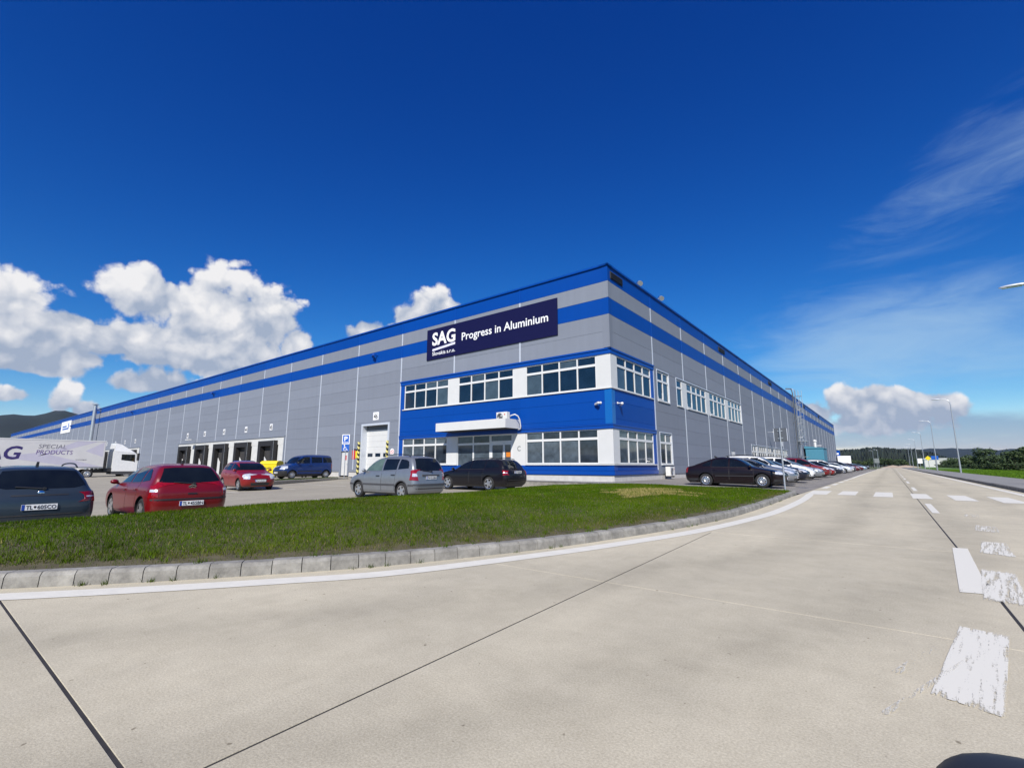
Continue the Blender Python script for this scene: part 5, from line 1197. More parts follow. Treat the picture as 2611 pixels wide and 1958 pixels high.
SP['wagon']=dict(name='estate_car',H=1.46,belt=.97,axf=1.343,axr=-1.343,wr=.325,rim=.225,tw=.895,wheel='five',skirt=.22,
 F=zy([(2.08,.17),(2.22,.28),(2.263,.50),(2.23,.66),(2.06,.77),(1.62,.88),(1.28,.94),(1.10,.98),(.22,1.36),(-.10,1.42),(-.45,1.45),(-.75,1.46)]),
 R=zy([(-2.22,.20),(-2.36,.32),(-2.42,.52),(-2.41,.74),(-2.36,.90),(-2.28,.99),(-2.00,1.30),(-1.88,1.385),(-1.62,1.435),(-1.1,1.46)]),
 W=zy([(.82,.17),(.885,.30),(.912,.54),(.905,.74),(.875,.90),(.83,.98),(.65,1.32),(.56,1.41),(.43,1.445),(.28,1.46)]),
 doors=[([(1.0,.95),(.4,.965),(-.12,.97)],[(.96,.28),(-.12,.28)],.05,.83),([(-.15,.97),(-1.02,.985)],[(-.15,.28),(-.92,.28)],-.88,.85)],
 side_glass=[([(.98,1.02),(.50,1.24),(.14,1.365),(-.12,1.385)],[(.95,.985),(-.12,.995)]),([(-.20,1.388),(-1.0,1.375)],[(-.20,1.0),(-1.0,1.015)]),([(-1.08,1.372),(-1.55,1.34),(-1.86,1.16)],[(-1.08,1.02),(-1.90,1.075)])],
 windscreen=([(-.52,1.375),(.52,1.375)],[(-.72,1.0),(.72,1.0)]), rear_glass=([(-.55,1.345),(-.3,1.365),(.3,1.365),(.55,1.345)],[(-.70,1.05),(-.5,1.0),(.5,1.0),(.70,1.05)]),
 tail=[('rear',[(.66,.885),(.84,.90)],[(.70,.76),(.87,.70)]),('side',[(-2.14,.93),(-2.32,.91)],[(-2.22,.78),(-2.38,.71)])], tail_white=('rear',[(.70,.83),(.84,.835)],[(.71,.805),(.84,.805)]),
 head=[('front',[(.42,.74),(.76,.80)],[(.44,.64),(.80,.66)]),('side',[(2.05,.79),(1.80,.83)],[(2.10,.66),(1.86,.72)])], mirror=(.88,.98,1.0),
 rail=(.0,-1.75,.60,1.455), plr=(0,.80), plf=.46, wiper=(-.05,1.0), antenna=(-1.35,1.455),
 extra=[('tailgate_recess','rear',[(-.42,.885),(.42,.885)],[(-.42,.86),(.42,.86)],'plastic',.006),('bumper_groove','rear',[(-.78,.50),(.78,.50)],[(-.78,.48),(.78,.48)],'dark_in',.004),('lower_diffuser','rear',[(-.7,.36),(.7,.36)],[(-.66,.24),(.66,.24)],'plastic',.006),('grille','front',[(-.38,.76),(.38,.76)],[(-.34,.56),(.34,.56)],'plastic',.008),('intake','front',[(-.6,.38),(.6,.38)],[(-.55,.26),(.55,.26)],'plastic',.006)])
SP['lift']=dict(name='saloon_car',H=1.43,belt=.93,axf=1.256,axr=-1.256,wr=.315,rim=.195,tw=.845,wheel='cap',skirt=.22,
 F=zy([(1.98,.18),(2.13,.29),(2.186,.50),(2.16,.64),(1.98,.74),(1.50,.84),(1.15,.90),(.94,.94),(.24,1.31),(-.04,1.375),(-.32,1.41),(-.5,1.43)]),
 R=zy([(-2.16,.20),(-2.28,.32),(-2.326,.54),(-2.31,.74),(-2.28,.88),(-2.18,.96),(-2.02,.99),(-1.55,1.15),(-1.20,1.28),(-.98,1.36),(-.78,1.41),(-.6,1.43)]),
 W=zy([(.79,.18),(.845,.30),(.866,.54),(.855,.74),(.825,.88),(.79,.95),(.61,1.28),(.52,1.37),(.40,1.41),(.26,1.43)]),
 doors=[([(.92,.91),(.4,.93),(-.14,.935)],[(.90,.28),(-.14,.28)],.02,.80),([(-.17,.935),(-.98,.945)],[(-.17,.28),(-.84,.28)],-.84,.82)],
 side_glass=[([(.86,.98),(.48,1.18),(.14,1.31),(-.12,1.33)],[(.84,.945),(-.12,.955)]),([(-.20,1.33),(-.72,1.315),(-.93,1.26)],[(-.20,.958),(-.96,.965)]),([(-1.0,1.235),(-1.15,1.19),(-1.38,1.05)],[(-1.01,.97),(-1.42,.99)])],
 windscreen=([(-.48,1.325),(.48,1.325)],[(-.68,.96),(.68,.96)]), rear_glass=([(-.46,1.33),(.46,1.33)],[(-.60,1.04),(.60,1.04)]),
 side_trim=[([(.92,.55),(-.80,.55)],[(.92,.50),(-.80,.50)],'plastic')],
 tail=[('rear',[(.50,.90),(.78,.90)],[(.52,.66),(.80,.66)]),('side',[(-2.1,.92),(-2.25,.92)],[(-2.12,.68),(-2.28,.68)])],
 head=[('front',[(.36,.74),(.72,.77)],[(.38,.60),(.76,.60)]),('side',[(1.98,.745),(1.80,.77)],[(2.06,.60),(1.84,.62)])], mirror=(.80,.92,.97), bump=.40,
 plr=(0,.62), plf=.42, wiper=(-.05,1.04), antenna=(-.9,1.41),
 extra=[('grille','front',[(-.30,.74),(.30,.74)],[(-.27,.60),(.27,.60)],'plastic',.010),('intake','front',[(-.5,.36),(.5,.36)],[(-.5,.27),(.5,.27)],'dark_in',.006)])
SP['small']=dict(name='small_car',H=1.50,belt=1.0,axf=1.19,axr=-1.19,wr=.30,rim=.20,tw=.83,wheel='five',skirt=.2,
 F=zy([(1.74,.17),(1.88,.28),(1.93,.48),(1.90,.66),(1.72,.80),(1.35,.90),(1.05,.96),(.92,1.01),(.36,1.36),(.05,1.44),(-.25,1.48),(-.5,1.50)]),
 R=zy([(-1.62,.20),(-1.74,.32),(-1.765,.54),(-1.75,.80),(-1.66,1.0),(-1.46,1.34),(-1.33,1.42),(-1.1,1.47),(-.75,1.50)]),
 W=zy([(.77,.17),(.83,.30),(.848,.54),(.84,.78),(.81,.94),(.775,1.02),(.64,1.34),(.55,1.43),(.42,1.475),(.28,1.50)]),
 doors=[([(.86,.98),(.4,1.0),(-.16,1.0)],[(.84,.28),(-.16,.28)],-.02,.84),([(-.19,1.0),(-.92,1.02)],[(-.19,.28),(-.80,.28)],-.78,.86)],
 side_glass=[([(.82,1.05),(.55,1.23),(.30,1.375),(-.13,1.40)],[(.80,1.02),(-.13,1.03)]),([(-.21,1.40),(-.90,1.38)],[(-.21,1.03),(-.90,1.05)]),([(-.97,1.375),(-1.25,1.33)],[(-.97,1.055),(-1.32,1.08)])],
 windscreen=([(-.52,1.385),(.52,1.385)],[(-.68,1.03),(.68,1.03)]), rear_glass=([(-.50,1.37),(.50,1.37)],[(-.60,1.08),(.60,1.08)]),
 tail=[('rear',[(.66,1.04),(.76,1.04)],[(.66,.74),(.80,.72)]),('side',[(-1.56,1.06),(-1.62,1.04)],[(-1.6,.76),(-1.7,.74)])],
 head=[('front',[(.46,.74),(.70,.79)],[(.50,.58),(.76,.60)]),('side',[(1.74,.80),(1.50,.86)],[(1.80,.62),(1.62,.70)])], mirror=(.72,.91,1.03), plr=(0,.80), plf=.50, wiper=(-.05,1.04),
 extra=[('grille','front',[(-.38,.60),(.38,.60)],[(-.36,.56),(.36,.56)],'plastic',.008),('intake','front',[(-.46,.40),(.46,.40)],[(-.42,.26),(.42,.26)],'plastic',.006)])
SP['van']=dict(name='delivery_van',H=1.80,belt=1.10,axf=1.347,axr=-1.347,wr=.31,rim=.19,tw=.84,wheel='cap',skirt=.42,bump=.62,
 F=zy([(1.92,.20),(2.08,.32),(2.146,.55),(2.12,.72),(1.92,.90),(1.60,1.0),(1.38,1.06),(1.24,1.12),(.74,1.58),(.50,1.69),(.18,1.76),(-.2,1.80)]),
 R=zy([(-1.86,.24),(-1.96,.38),(-1.99,.55),(-1.985,1.0),(-1.95,1.3),(-1.89,1.60),(-1.80,1.70),(-1.55,1.765),(-1.0,1.80)]),
 W=zy([(.79,.20),(.845,.36),(.862,.55),(.855,.88),(.84,1.06),(.82,1.14),(.735,1.58),(.67,1.70),(.52,1.765),(.35,1.80)]),
 doors=[([(1.05,1.08),(-.10,1.12)],[(.98,.36),(-.10,.36)],.06,.98),([(-.14,1.12),(-.95,1.13)],[(-.14,.36),(-.90,.36)],-.02,.98)],
 side_glass=[([(1.08,1.18),(.80,1.45),(.62,1.60),(.02,1.62)],[(1.02,1.14),(.02,1.15)]),([(-.14,1.61),(-.98,1.60)],[(-.14,1.17),(-.98,1.19)]),([(-1.08,1.60),(-1.76,1.57)],[(-1.08,1.19),(-1.82,1.21)])],
 windscreen=([(-.60,1.60),(.60,1.60)],[(-.72,1.14),(.72,1.14)]), rear_glass=([(-.60,1.58),(.60,1.58)],[(-.66,1.18),(.66,1.18)]),
 side_trim=[([(.95,.60),(-.95,.60)],[(.95,.53),(-.95,.53)],'plastic')],
 tail=[('rear',[(.70,1.10),(.80,1.10)],[(.70,.74),(.82,.74)]),('side',[(-1.90,1.08),(-1.96,1.08)],[(-1.90,.76),(-1.97,.76)])],
 head=[('front',[(.40,.86),(.70,.96)],[(.42,.70),(.76,.70)]),('side',[(1.94,.90),(1.66,.98)],[(2.02,.72),(1.72,.76)])], mirror=(1.0,.95,1.18), mirror_paint=False, plr=(0,.7), plf=.46, wiper=(-.05,1.2),
 extra=[('grille','front',[(-.36,.80),(.36,.80)],[(-.36,.70),(.36,.70)],'plastic',.008)])
PI=math.pi
def place(o,x,y,z,rz,pitch=0): o.location=(x,y,z); o.rotation_euler=(0,0,rz)
def emb_text(s,root,x,y,z,h,rz,m='chrome'):
    me=text_mesh(s,h/.727,.0006,None); me.materials.clear(); me.materials.append(M[m]); put('lettering',me,root,(x,y,z),(PI/2,0,rz))
# ---- the four cars standing along the grass, all with their backs to us
car,bv=build_car(SP['mpv'],'p_silver','silver people carrier with roof rails behind the grass, between red and black cars',plate='TN 512BH')
place(car,-2.59-1.347,-11.48,lotz(-11.5),PI)
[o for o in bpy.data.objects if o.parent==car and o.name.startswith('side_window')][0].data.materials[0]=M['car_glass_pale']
car,bv=build_car(SP['hatch'],'p_red','dark red hatchback seen from behind beyond the grass, plate TL 455BN',plate='TL 455BN')
place(car,-2.60-1.304,-19.35,lotz(-19.35),PI)
x=bv.ray_cast(Vector((-5,0,.88)),Vector((1,0,0)))[0].x-.012
for dz in (0,.05):
    b=MB(); 
    for s in (1,-1): b.add([(x,0,.90+dz),(x,0,.875+dz),(x,s*.085,.835+dz),(x,s*.085,.86+dz),(x+.02,0,.90+dz),(x+.02,0,.875+dz),(x+.02,s*.085,.835+dz),(x+.02,s*.085,.86+dz)],[(0,1,2,3),(7,6,5,4),(0,3,7,4),(1,0,4,5),(2,1,5,6),(3,2,6,7)])
    b.obj('emblem',M['chrome'],car)
car,bv=build_car(dict(SP['wagon'],plr=(0,.645)),'p_bluegrey','blue-grey estate car cut by the left edge of the photo, plate TL 605CO',plate='TL 605CO')
place(car,-1.75-2.42+.05,-22.08,lotz(-22.1),PI)
x=bv.ray_cast(Vector((-5,0,.93)),Vector((1,0,0)))[0].x-.006
b=MB(); b.lathe([(.001,-.012),(.042,-.012),(.052,-.004),(.054,.02)],20,'x',c=(x,0,.91)); b.obj('emblem',M['chrome'],car,smooth=True,angle=40)
emb_text('OCTAVIA',car,x+.012,-.42,.815,.035,-PI/2)
emb_text('ŠKODA',car,x+.012,.66,.815,.035,-PI/2)
car,bv=build_car(dict(SP['wagon'],plr=(0,.84),railmat='plastic'),'p_black','black estate car parked in front of the entrance, its back to the grass',plate='TL 925HL')
place(car,-2.93-1.343,-6.13,lotz(-6.1),PI)
x=bv.ray_cast(Vector((-5,0,.95)),Vector((1,0,0)))[0].x-.006
emb_text('SKODA',car,x+.006,.22,.925,.045,-PI/2)
# ---- red small car and blue van across the car park
car,bv=build_car(SP['small'],'p_red2','bright red small car facing us across the car park in front of the bins',plate_front='TN 293FX')
place(car,-13.72-1.93,-12.25,lotz(-12.3),R(-4))
car,bv=build_car(SP['van'],'p_vanblue','dark blue delivery van with side windows parked by the loading docks',cat='van',plate_front='TL 318CE')
place(car,-22.61-.86,-4.83,.10,-PI/2+R(1))
# ---- the row of cars in the paved bays along the right wall
car,bv=build_car(SP['lift'],'p_maroon','dark maroon saloon car at the head of the row, side on beside the office corner',group=None,plate_front='TN 760CD')
place(car,5.80,1.58,bayz(5.8,0)-.01,0)
protos={}
row=[('hatch','p_silver','silver hatchback right behind the dark maroon saloon, first of the row by the wall',4.85,5.72,1.0),
     ('mpv','p_white','white people carrier between the silver hatchback and the dark blue one',7.65,5.45,.97),
     ('hatch','p_navy','dark blue hatchback between two white cars in the row by the wall',10.75,5.6,1.0),
     ('mpv','p_white','white car with a long sloping bonnet left of the red one in the row',15.9,5.35,1.0),
     ('hatch','p_silver','silver-grey car squeezed between the white and the red car in the row',19.4,5.6,.98),
     ('mpv','p_red','tall red car in the middle of the row by the right wall',25.0,5.5,1.02),
     ('hatch','p_red2','bright red car directly behind the tall red one in the row',28.5,5.6,1.0),
     ('hatch','p_navy','dark blue car behind the red pair in the row',36.0,5.7,1.0),
     ('mpv','p_white','white car behind the dark blue one, middle of the far row',43.5,5.3,1.02),
     ('hatch','p_lightsilver','light silver hatchback in the far part of the row',52.5,5.7,1.0),
     ('wagon','p_white','white estate car in the far part of the row',58.5,5.5,1.0),
     ('mpv','p_navy','dark people carrier in the far part of the row, before the wine red cars',66.0,5.4,1.0),
     ('hatch','p_wine','wine red hatchback in the far part of the row, nearer of the two',75.0,5.6,1.0),
     ('wagon','p_wine','wine red estate car in the far part of the row, further of the two',88.0,5.6,1.0),
     ('hatch','p_ltblue','light blue hatchback near the far end of the row',102.0,5.7,1.0),
     ('wagon','p_black','black estate car, last of the row by the right wall',122.0,5.6,1.0)]
GRP='cars parked in a row along the right wall'
cmap=None
def repaint(root,pm):
    st=[root]
    while st:
        o=st.pop()
        for c in cmap.get(o.name,[]): st.append(c)
for (kind,pm,lab,y,x,s) in row:
    if kind not in protos:
        car,_=build_car(SP[kind],pm,lab,group=GRP,plate_front='TN 4'+str(10+len(protos)*37)+'BG'); protos[kind]=(car,pm)
    else:
        src,spm=protos[kind]; car=copy_tree(src); car['label']=lab
        mine=[o for o in bpy.data.objects if o.parent==car]
        for o in mine:
            if o.type=='MESH':
                for i,sl_ in enumerate(o.material_slots):
                    if o.data.materials[i]==M[spm]: sl_.link='OBJECT'; sl_.material=M[pm]
            for c in o.children:
                if c.type=='MESH':
                    for i,sl_ in enumerate(c.material_slots):
                        if c.data.materials[i]==M[spm]: sl_.link='OBJECT'; sl_.material=M[pm]
    car['group']=GRP; place(car,x,y,bayz(x,0)-.01,R(random.uniform(-1.2,1.2))); car.scale=(s,s,s)

# ================================================================== TRUCK AND CONTAINERS
t=empty('articulated_truck',(-57.1,-10.0,lotz(-12)-.12),0,'white lorry with printed pale curtain trailer, parked at the left behind the cars','truck')
X1=1.25; z0=0
tr=MB(); tr.cbox(-X1,X1,-13.7,-.25,1.22,4.02,.03); trailer=tr.obj('trailer',M['tarp'],t)
b=MB(); b.cbox(-X1-.01,X1+.01,-13.7,-.25,1.10,1.21,.01); b.obj('trailer_frame',M['steel'],t)
b=MB(); b.box(-X1-.02,X1+.02,-13.72,-.23,3.94,4.04); b.obj('roof_rail',M['white_frame'],t)
b=MB(); b.box(X1-.03,X1-.01,-9.5,-3.0,.55,.95); b.obj('side_guard',M['steel'],t)
def flat(name,pts,m,o=.006):   # flat print on the side of the curtain
    b=MB(); b.add([(X1+o,y,z) for y,z in pts],[tuple(range(len(pts)))]); b.obj(name,m,trailer)
flat('print_band',[(-5.5,2.3),(-2.6,3.95),(-.9,3.95),(-3.6,2.9)],M['tarp_lilac'],.004); flat('print_band',[(-1.9,2.9),(-.4,3.9),(-.4,2.3)],M['tarp_lilac'],.004); flat('print_band',[(-8.2,2.2),(-5.4,2.7),(-.4,1.25),(-2.6,1.25)],M['tarp_lilac'],.004); flat('print_band',[(-8.2,3.4),(-3,3.9),(-6.5,3.55)],M['tarp_lilac'],.004)
def side_text(s_,y,z,h,wd,m,bold,shear=0.0):
    me=text_mesh(s_,h/.727,bold*h,wd,shear=shear); me.materials.clear(); me.materials.append(m); put('lettering',me,trailer,(X1+.008,y,z),(PI/2,0,PI/2))
side_text('SAG',-10.0,2.02,1.30,3.35,M['print_navy'],.03,.18)
side_text('SPECIAL',-5.55,3.10,.44,2.1,M['print_grey'],-.008,.12); side_text('PRODUCTS',-5.65,2.52,.44,2.75,M['print_purple'],-.004,.12)
side_text('www.sag.at',-2.6,1.95,.12,.9,M['print_grey'],0)
cabm=MB(); cabm.add([(-1.22,.55,.75),(1.22,.55,.75),(1.22,2.75,.75),(-1.22,2.75,.75),(-1.22,.55,2.95),(1.22,.55,2.95),(1.22,2.55,2.75),(-1.22,2.55,2.75),(-1.22,2.78,1.75),(1.22,2.78,1.75)],
    [(0,3,2,1),(0,1,5,4),(1,2,9,6,5),(0,4,7,8,3),(2,3,8,9),(9,8,7,6),(4,5,6,7)]); cabin=cabm.obj('cab',M['p_white'],t)
b=MB(); b.add([(-1.2,.6,2.96),(1.2,.6,2.96),(1.2,2.5,2.78),(-1.2,2.5,2.78),(-1.0,.65,3.85),(1.0,.65,3.85),(1.0,1.2,3.70)],[(0,3,2,1),(0,1,5,4),(1,2,6,5),(2,3,4,6),(3,0,4),(4,5,6)]); b.obj('air_deflector',M['p_white'],t)
b=MB(); b.prism([(1.25,2.0),(2.35,1.85),(2.5,1.75),(2.45,2.62),(1.25,2.62)],1.222,1.235,plane='yz'); b.obj('side_window',M['car_glass'],t)
b=MB(); b.add([(-1.1,2.80,1.80),(1.1,2.80,1.80),(1.1,2.57,2.68),(-1.1,2.57,2.68)],[(0,1,2,3)]); b.obj('windscreen',M['car_glass'],t)
b=MB(); b.box(1.26,1.62,2.62,2.80,1.95,2.75); b.obj('mirror',M['plastic'],t)
b=MB(); b.box(-1.0,1.0,-.1,.55,.7,1.1); b.box(-.45,.45,-1.5,2.6,.6,.95); b.obj('chassis',M['plastic'],t)
b=MB(); b.box(-1.0,1.22,.56,2.7,.42,.74); b.obj('step_skirt',M['grey_plastic'],t)
tm,rm=make_wheel(.50,.30,.29,'cap')
for y in (1.9,-1.5,-9.6,-10.9,-12.2):
    for s in (1,-1): w=put('wheel',tm,t,(s*1.05,y,.50),(0,0,-PI/2 if s>0 else PI/2)); put('rim',rm,w)
def container(loc,rz,m,lab,lid_m=None,txt=None):
    c=empty('waste_container',loc,rz,lab,'waste container','wheeled waste containers by the loading docks')
    b=MB(); b.add([(-.60,-.42,.16),(.60,-.42,.16),(.60,.42,.16),(-.60,.42,.16),(-.68,-.53,1.08),(.68,-.53,1.08),(.68,.53,1.08),(-.68,.53,1.08)],[(0,3,2,1),(0,1,5,4),(1,2,6,5),(2,3,7,6),(3,0,4,7)]); 
    b.cbox(-.71,.71,-.56,.56,1.08,1.15,.02); b.obj('bin_body',m,c)
    b=MB(); n=8; pr=[(.56*math.cos(a),1.15+.22*math.sin(a)) for a in np.linspace(0,PI,n+1)]; b.prism([(y,z) for y,z in pr],-.70,.70,plane='yz'); b.obj('lid',lid_m or m,c)
    for k in (-.4,0,.4): b=MB(); b.box(k-.03,k+.03,-.525,-.47,.3,1.05); b.obj('rib',m,c)
    for x in (-.5,.5):
        for y in (-.3,.3): b=MB(); b.lathe([(.001,-.03),(.09,-.03),(.1,0),(.09,.03),(.001,.03)],14,'x',c=(x,y,.10)); b.obj('castor',M['black_rubber'],c,smooth=True,angle=40)
    if txt: me=text_mesh(txt,.16,.003,.55); me.materials.clear(); me.materials.append(M['letter_black']); put('lettering',me,c,(-.28,-.545,.72),(PI/2-.1,0,0))
    return c
container((-28.3,-5.0,.10),R(35),M['yellow'],'bright yellow waste container beside the blue van, between it and the red car',txt='PLASTY')
container((-30.9,-6.1,.10),R(35),M['grey_plastic'],'dark waste container with a blue lid behind the bright red small car',M['blue_plastic'])
container((-26.6,-3.6,.10),R(35),M['plastic'],'black waste container half hidden behind the front of the blue van')
t=empty('guard_rail',(-39.5,-8.6,.10),R(10),'low grey guard rail between the two red cars','guard rail')
b=MB(); b.tube([(-3,0,.9),(3,0,.9)],.05,6); b.obj('rail',M['steel'],t); b=MB(); b.tube([(-3,0,.5),(3,0,.5)],.05,6); b.obj('rail',M['steel'],t)
for x in (-3,-1,1,3): b=MB(); b.tube([(x,0,-.3),(x,0,.95)],.05,6); b.obj('post',M['steel'],t)

# ================================================================== STREET FURNITURE
# parking sign
t=empty('parking_sign',(-21.3,-2.75,.10),R(38),'blue P sign with a wheelchair plate on a grey post beside the goods door','sign')
b=MB(); b.tube([(0,0,0),(0,0,3.36)],.032,8); b.obj('post',M['steel'],t,smooth=True,angle=40)
b=MB(); b.cbox(-.29,.29,-.06,-.035,2.62,3.36,.004); p=b.obj('sign_plate',M['letter_white'],t)
b=MB(); b.box(-.235,.235,-.064,-.0605,2.68,3.31); b.obj('blue_field',M['sign_blue'],p)
def sgn_text(s_,x,z,h,wd,m,parent,bold): me=text_mesh(s_,h/.727,bold*h,wd); me.materials.clear(); me.materials.append(M[m]); put('lettering',me,parent,(x,-.068,z),(PI/2,0,0))
sgn_text('P',-.12,2.86,.36,.25,'letter_white',p,.02); sgn_text('INVALID',-.20,2.72,.075,.40,'letter_white',p,.02)
b=MB(); b.cbox(-.29,.29,-.06,-.035,2.08,2.58,.004); p=b.obj('wheelchair_plate',M['sign_blue'],t)
b=MB(); b.tube([(-.08,-.066,2.44),(-.07,-.066,2.27),(.09,-.066,2.27),(.14,-.066,2.15),(.20,-.066,2.17)],.022,6); b.tube([(-.075,-.066,2.37),(.06,-.066,2.37)],.018,6)
b.tube([(-.02+.13*math.cos(a),-.066,2.24+.13*math.sin(a)) for a in np.linspace(R(120),R(340),12)],.02,6); b.disc(.05,-.068,14,'y',c=(-.085,0,2.51)); b.obj('wheelchair_symbol',M['letter_white'],p)
# road sign seen from behind at the corner of the grass
t=empty('road_sign',(8.16,-.55,.02),0,'square road sign seen from behind on a steel post at the grass corner','sign')
b=MB(); b.tube([(0,0,0),(0,0,2.66)],.035,10); b.obj('post',M['steel'],t,smooth=True,angle=40)
b=MB(); b.cbox(-.25,.27,.045,.06,2.08,2.66,.006); p=b.obj('sign_back',M['steel_dark'],t)
b=MB(); b.box(-.255,-.235,.035,.065,2.10,2.64); b.obj('folded_edge',M['light_trim'],p); b=MB(); b.box(.255,.275,.035,.065,2.10,2.64); b.obj('folded_edge',M['light_trim'],p)
for z in (2.2,2.52): b=MB(); b.box(-.10,.10,.02,.045,z,z+.035); b.obj('clamp',M['steel'],t)
# lamp posts
lamp=empty('lamp_post',(18.7,58.5,.15),0,'tall grey lamp post beside the footway, nearest of those standing in the picture','lamp post','lamp posts along the road')
b=MB(); b.tube([(0,0,0),(0,0,1.1)],.10,10); b.obj('base_sleeve',M['steel'],lamp,smooth=True,angle=40)
b=MB(); b.tube([(0,0,1.1),(0,0,8.6),(-.03,0,8.95),(-.16,0,9.2),(-.42,0,9.32),(-.95,0,9.38)],[.085,.055,.05,.048,.045,.04],10); b.obj('pole',M['steel'],lamp,smooth=True,angle=40)
b=MB(); bb=bmesh.new(); bmesh.ops.create_icosphere(bb,subdivisions=3,radius=1)
for q in bb.verts: q.co=Vector((-1.32+q.co.x*.48, q.co.y*.16, 9.40+q.co.z*(.09 if q.co.z>0 else .045)))
b.addbm(bb); b.obj('lamp_head',M['light_trim'],lamp,smooth=True)
b=MB(); b.cbox(-1.7,-1.1,-.10,.10,9.345,9.362,.004); b.obj('lamp_glass',M['white_lens'],lamp)
for (x,y,lab) in ((18.75,7.2,'lamp post whose head alone reaches in at the right edge of the photo'),(18.75,97,'second lamp post along the footway, behind the nearest one'),(18.8,138,'third lamp post along the footway'),(18.9,180,'fourth lamp post along the footway'),(19.0,222,'fifth lamp post along the footway'),(19.1,262,'furthest lamp post on the right side of the road'),(7.2,300,'far lamp post on the left of the road end'),(4.8,320,'furthest lamp post on the left of the road end')):
    o=copy_tree(lamp); o.location=(x,y,.15); o['label']=lab
    if y<20: o.scale=(1.15,1.0,.98)
# distant signs
def small_sign(x,y,z,w,h,m,lab,diamond=False,name='road_sign',arrow=False):
    t=empty(name,(x,y,.15),0,lab,'sign','small road signs at the far end of the road'); b=MB(); b.tube([(0,0,0),(0,0,z+h/2)],.06,6); b.obj('post',M['steel'],t)
    b=MB()
    if diamond: b.prism([(0,z-h/2),(w/2,z),(0,z+h/2),(-w/2,z)],-.08,-.05)
    else: b.box(-w/2,w/2,-.08,-.05,z-h/2,z+h/2)
    b.obj('sign_plate',M[m],t)
small_sign(20.2,150,2.9,1.3,1.3,'yellow','small yellow diamond sign on the right verge far down the road',True)
small_sign(21.6,150,3.0,1.5,1.0,'sign_blue','small blue sign beside the yellow diamond sign far down the road')
small_sign(19.8,185,2.4,1.2,1.6,'letter_white','small white sign on the right verge beyond the yellow diamond sign')
small_sign(8.3,190,2.6,1.4,1.6,'letter_grey','small grey sign seen from behind at the far end of the car row')
# white box lorry at the far end of the building
t=empty('box_lorry',(1.9,140,.05),R(3),'white box lorry body standing beyond the far end of the right wall','truck')
b=MB(); b.cbox(-1.6,1.5,0,9.5,.9,3.7,.05); b.obj('box_body',M['p_white'],t); b=MB(); b.box(-1.4,1.3,.3,9.2,.5,.89); b.obj('chassis',M['plastic'],t)
for y in (1.2,2.6,7.8):
    for s in (1,-1): w=put('wheel',tm,t,(s*1.2,y,.50),(0,0,-PI/2 if s>0 else PI/2)); put('rim',rm,w)
t=empty('gate_pylon',(-.8,146,0),0,'narrow blue panel standing past the end of the right wall','pylon'); b=MB(); b.cbox(-1.2,1.4,0,.5,0,5.4,.05); b.obj('panel',M['blue_trim'],t); b=MB(); b.box(-.9,1.1,-.02,-.003,4.2,4.7); b.obj('white_field',M['letter_white'],t)
# heaps of sand where the road ends
for (x,y,s,lab) in ((17.5,262,4.2,'pale sand heap at the far end of the road, right one'),(13.0,285,3.2,'pale sand heap at the far end of the road, left one')):
    b=MB(); n=18; ring=[(0,0,1.1)]
    for k,(rr,zz) in enumerate(((.5,.75),(1,.3),(1.5,-.2))):
        ring+=[(rr*s*(1+.2*random.random())*math.cos(2*PI*a/n),rr*s*(1+.2*random.random())*math.sin(2*PI*a/n),zz) for a in range(n)]
    f=[(0,1+a,1+(a+1)%n) for a in range(n)]
    for k in range(2): f+=[(1+k*n+a,1+(k+1)*n+a,1+(k+1)*n+(a+1)%n,1+k*n+(a+1)%n) for a in range(n)]
    o=MB().add(ring,f).obj('sand_heap',M['sand'],None,(x,y,.1),smooth=True); tag(o,lab,'sand heap','sand heaps at the road end')
for (x,y,w,h,lab) in ((34,330,14,4.5,'low white-roofed building far off behind the lamp posts'),(70,300,10,3.5,'small white shed far off between the trees on the right')):
    t=empty('shed',(x,y,0),0,lab,'building'); b=MB(); b.box(-w/2,w/2,0,10,0,h); b.obj('wall',M['dock_white'],t); b=MB(); b.prism([(-w/2-.4,h),(w/2+.4,h),(w/2,h+.5),(-w/2,h+.5)],-.4,10.4); b.obj('roof',M['white_frame'],t)

# ================================================================== DOOR MIRROR of the car the picture is taken from
t=empty('parked_car',(12.0,-23.25,0),0,'black car at the lower right edge of which only the door mirror shows','car')
b=MB(); bb=bmesh.new(); bmesh.ops.create_uvsphere(bb,u_segments=28,v_segments=18,radius=1)
for q in bb.verts:
    sgnp=lambda a,e: math.copysign(abs(a)**e,a); x,y,z=q.co
    q.co=Vector((sgnp(x,.72)*.135, sgnp(y,.8)*.075, sgnp(z,.70)*.075))
bb.transform(Matrix.Translation((MIRX,MIRY,MIRZ))@Matrix.Rotation(R(4),4,'Y')); b.addbm(bb); bb.free(); b.obj('mirror',M['plastic'],t,smooth=True)
b=MB(); b.tube([(-.03,.10,.67),(.12,.05,.60),(.30,0,.56)],[.045,.04,.05],10); b.obj('mirror_arm',M['plastic'],t,smooth=True)
b=MB(); b.add([(.28,-.9,.22),(.30,.55,.22),(.28,.55,.74),(.26,-.9,.76),(.34,-.9,.22),(.36,.55,.22),(.34,.55,.74),(.32,-.9,.76)],[(0,1,2,3),(7,6,5,4),(0,3,7,4),(1,5,6,2),(3,2,6,7),(0,4,5,1)]); b.obj('door',M['p_black'],t)

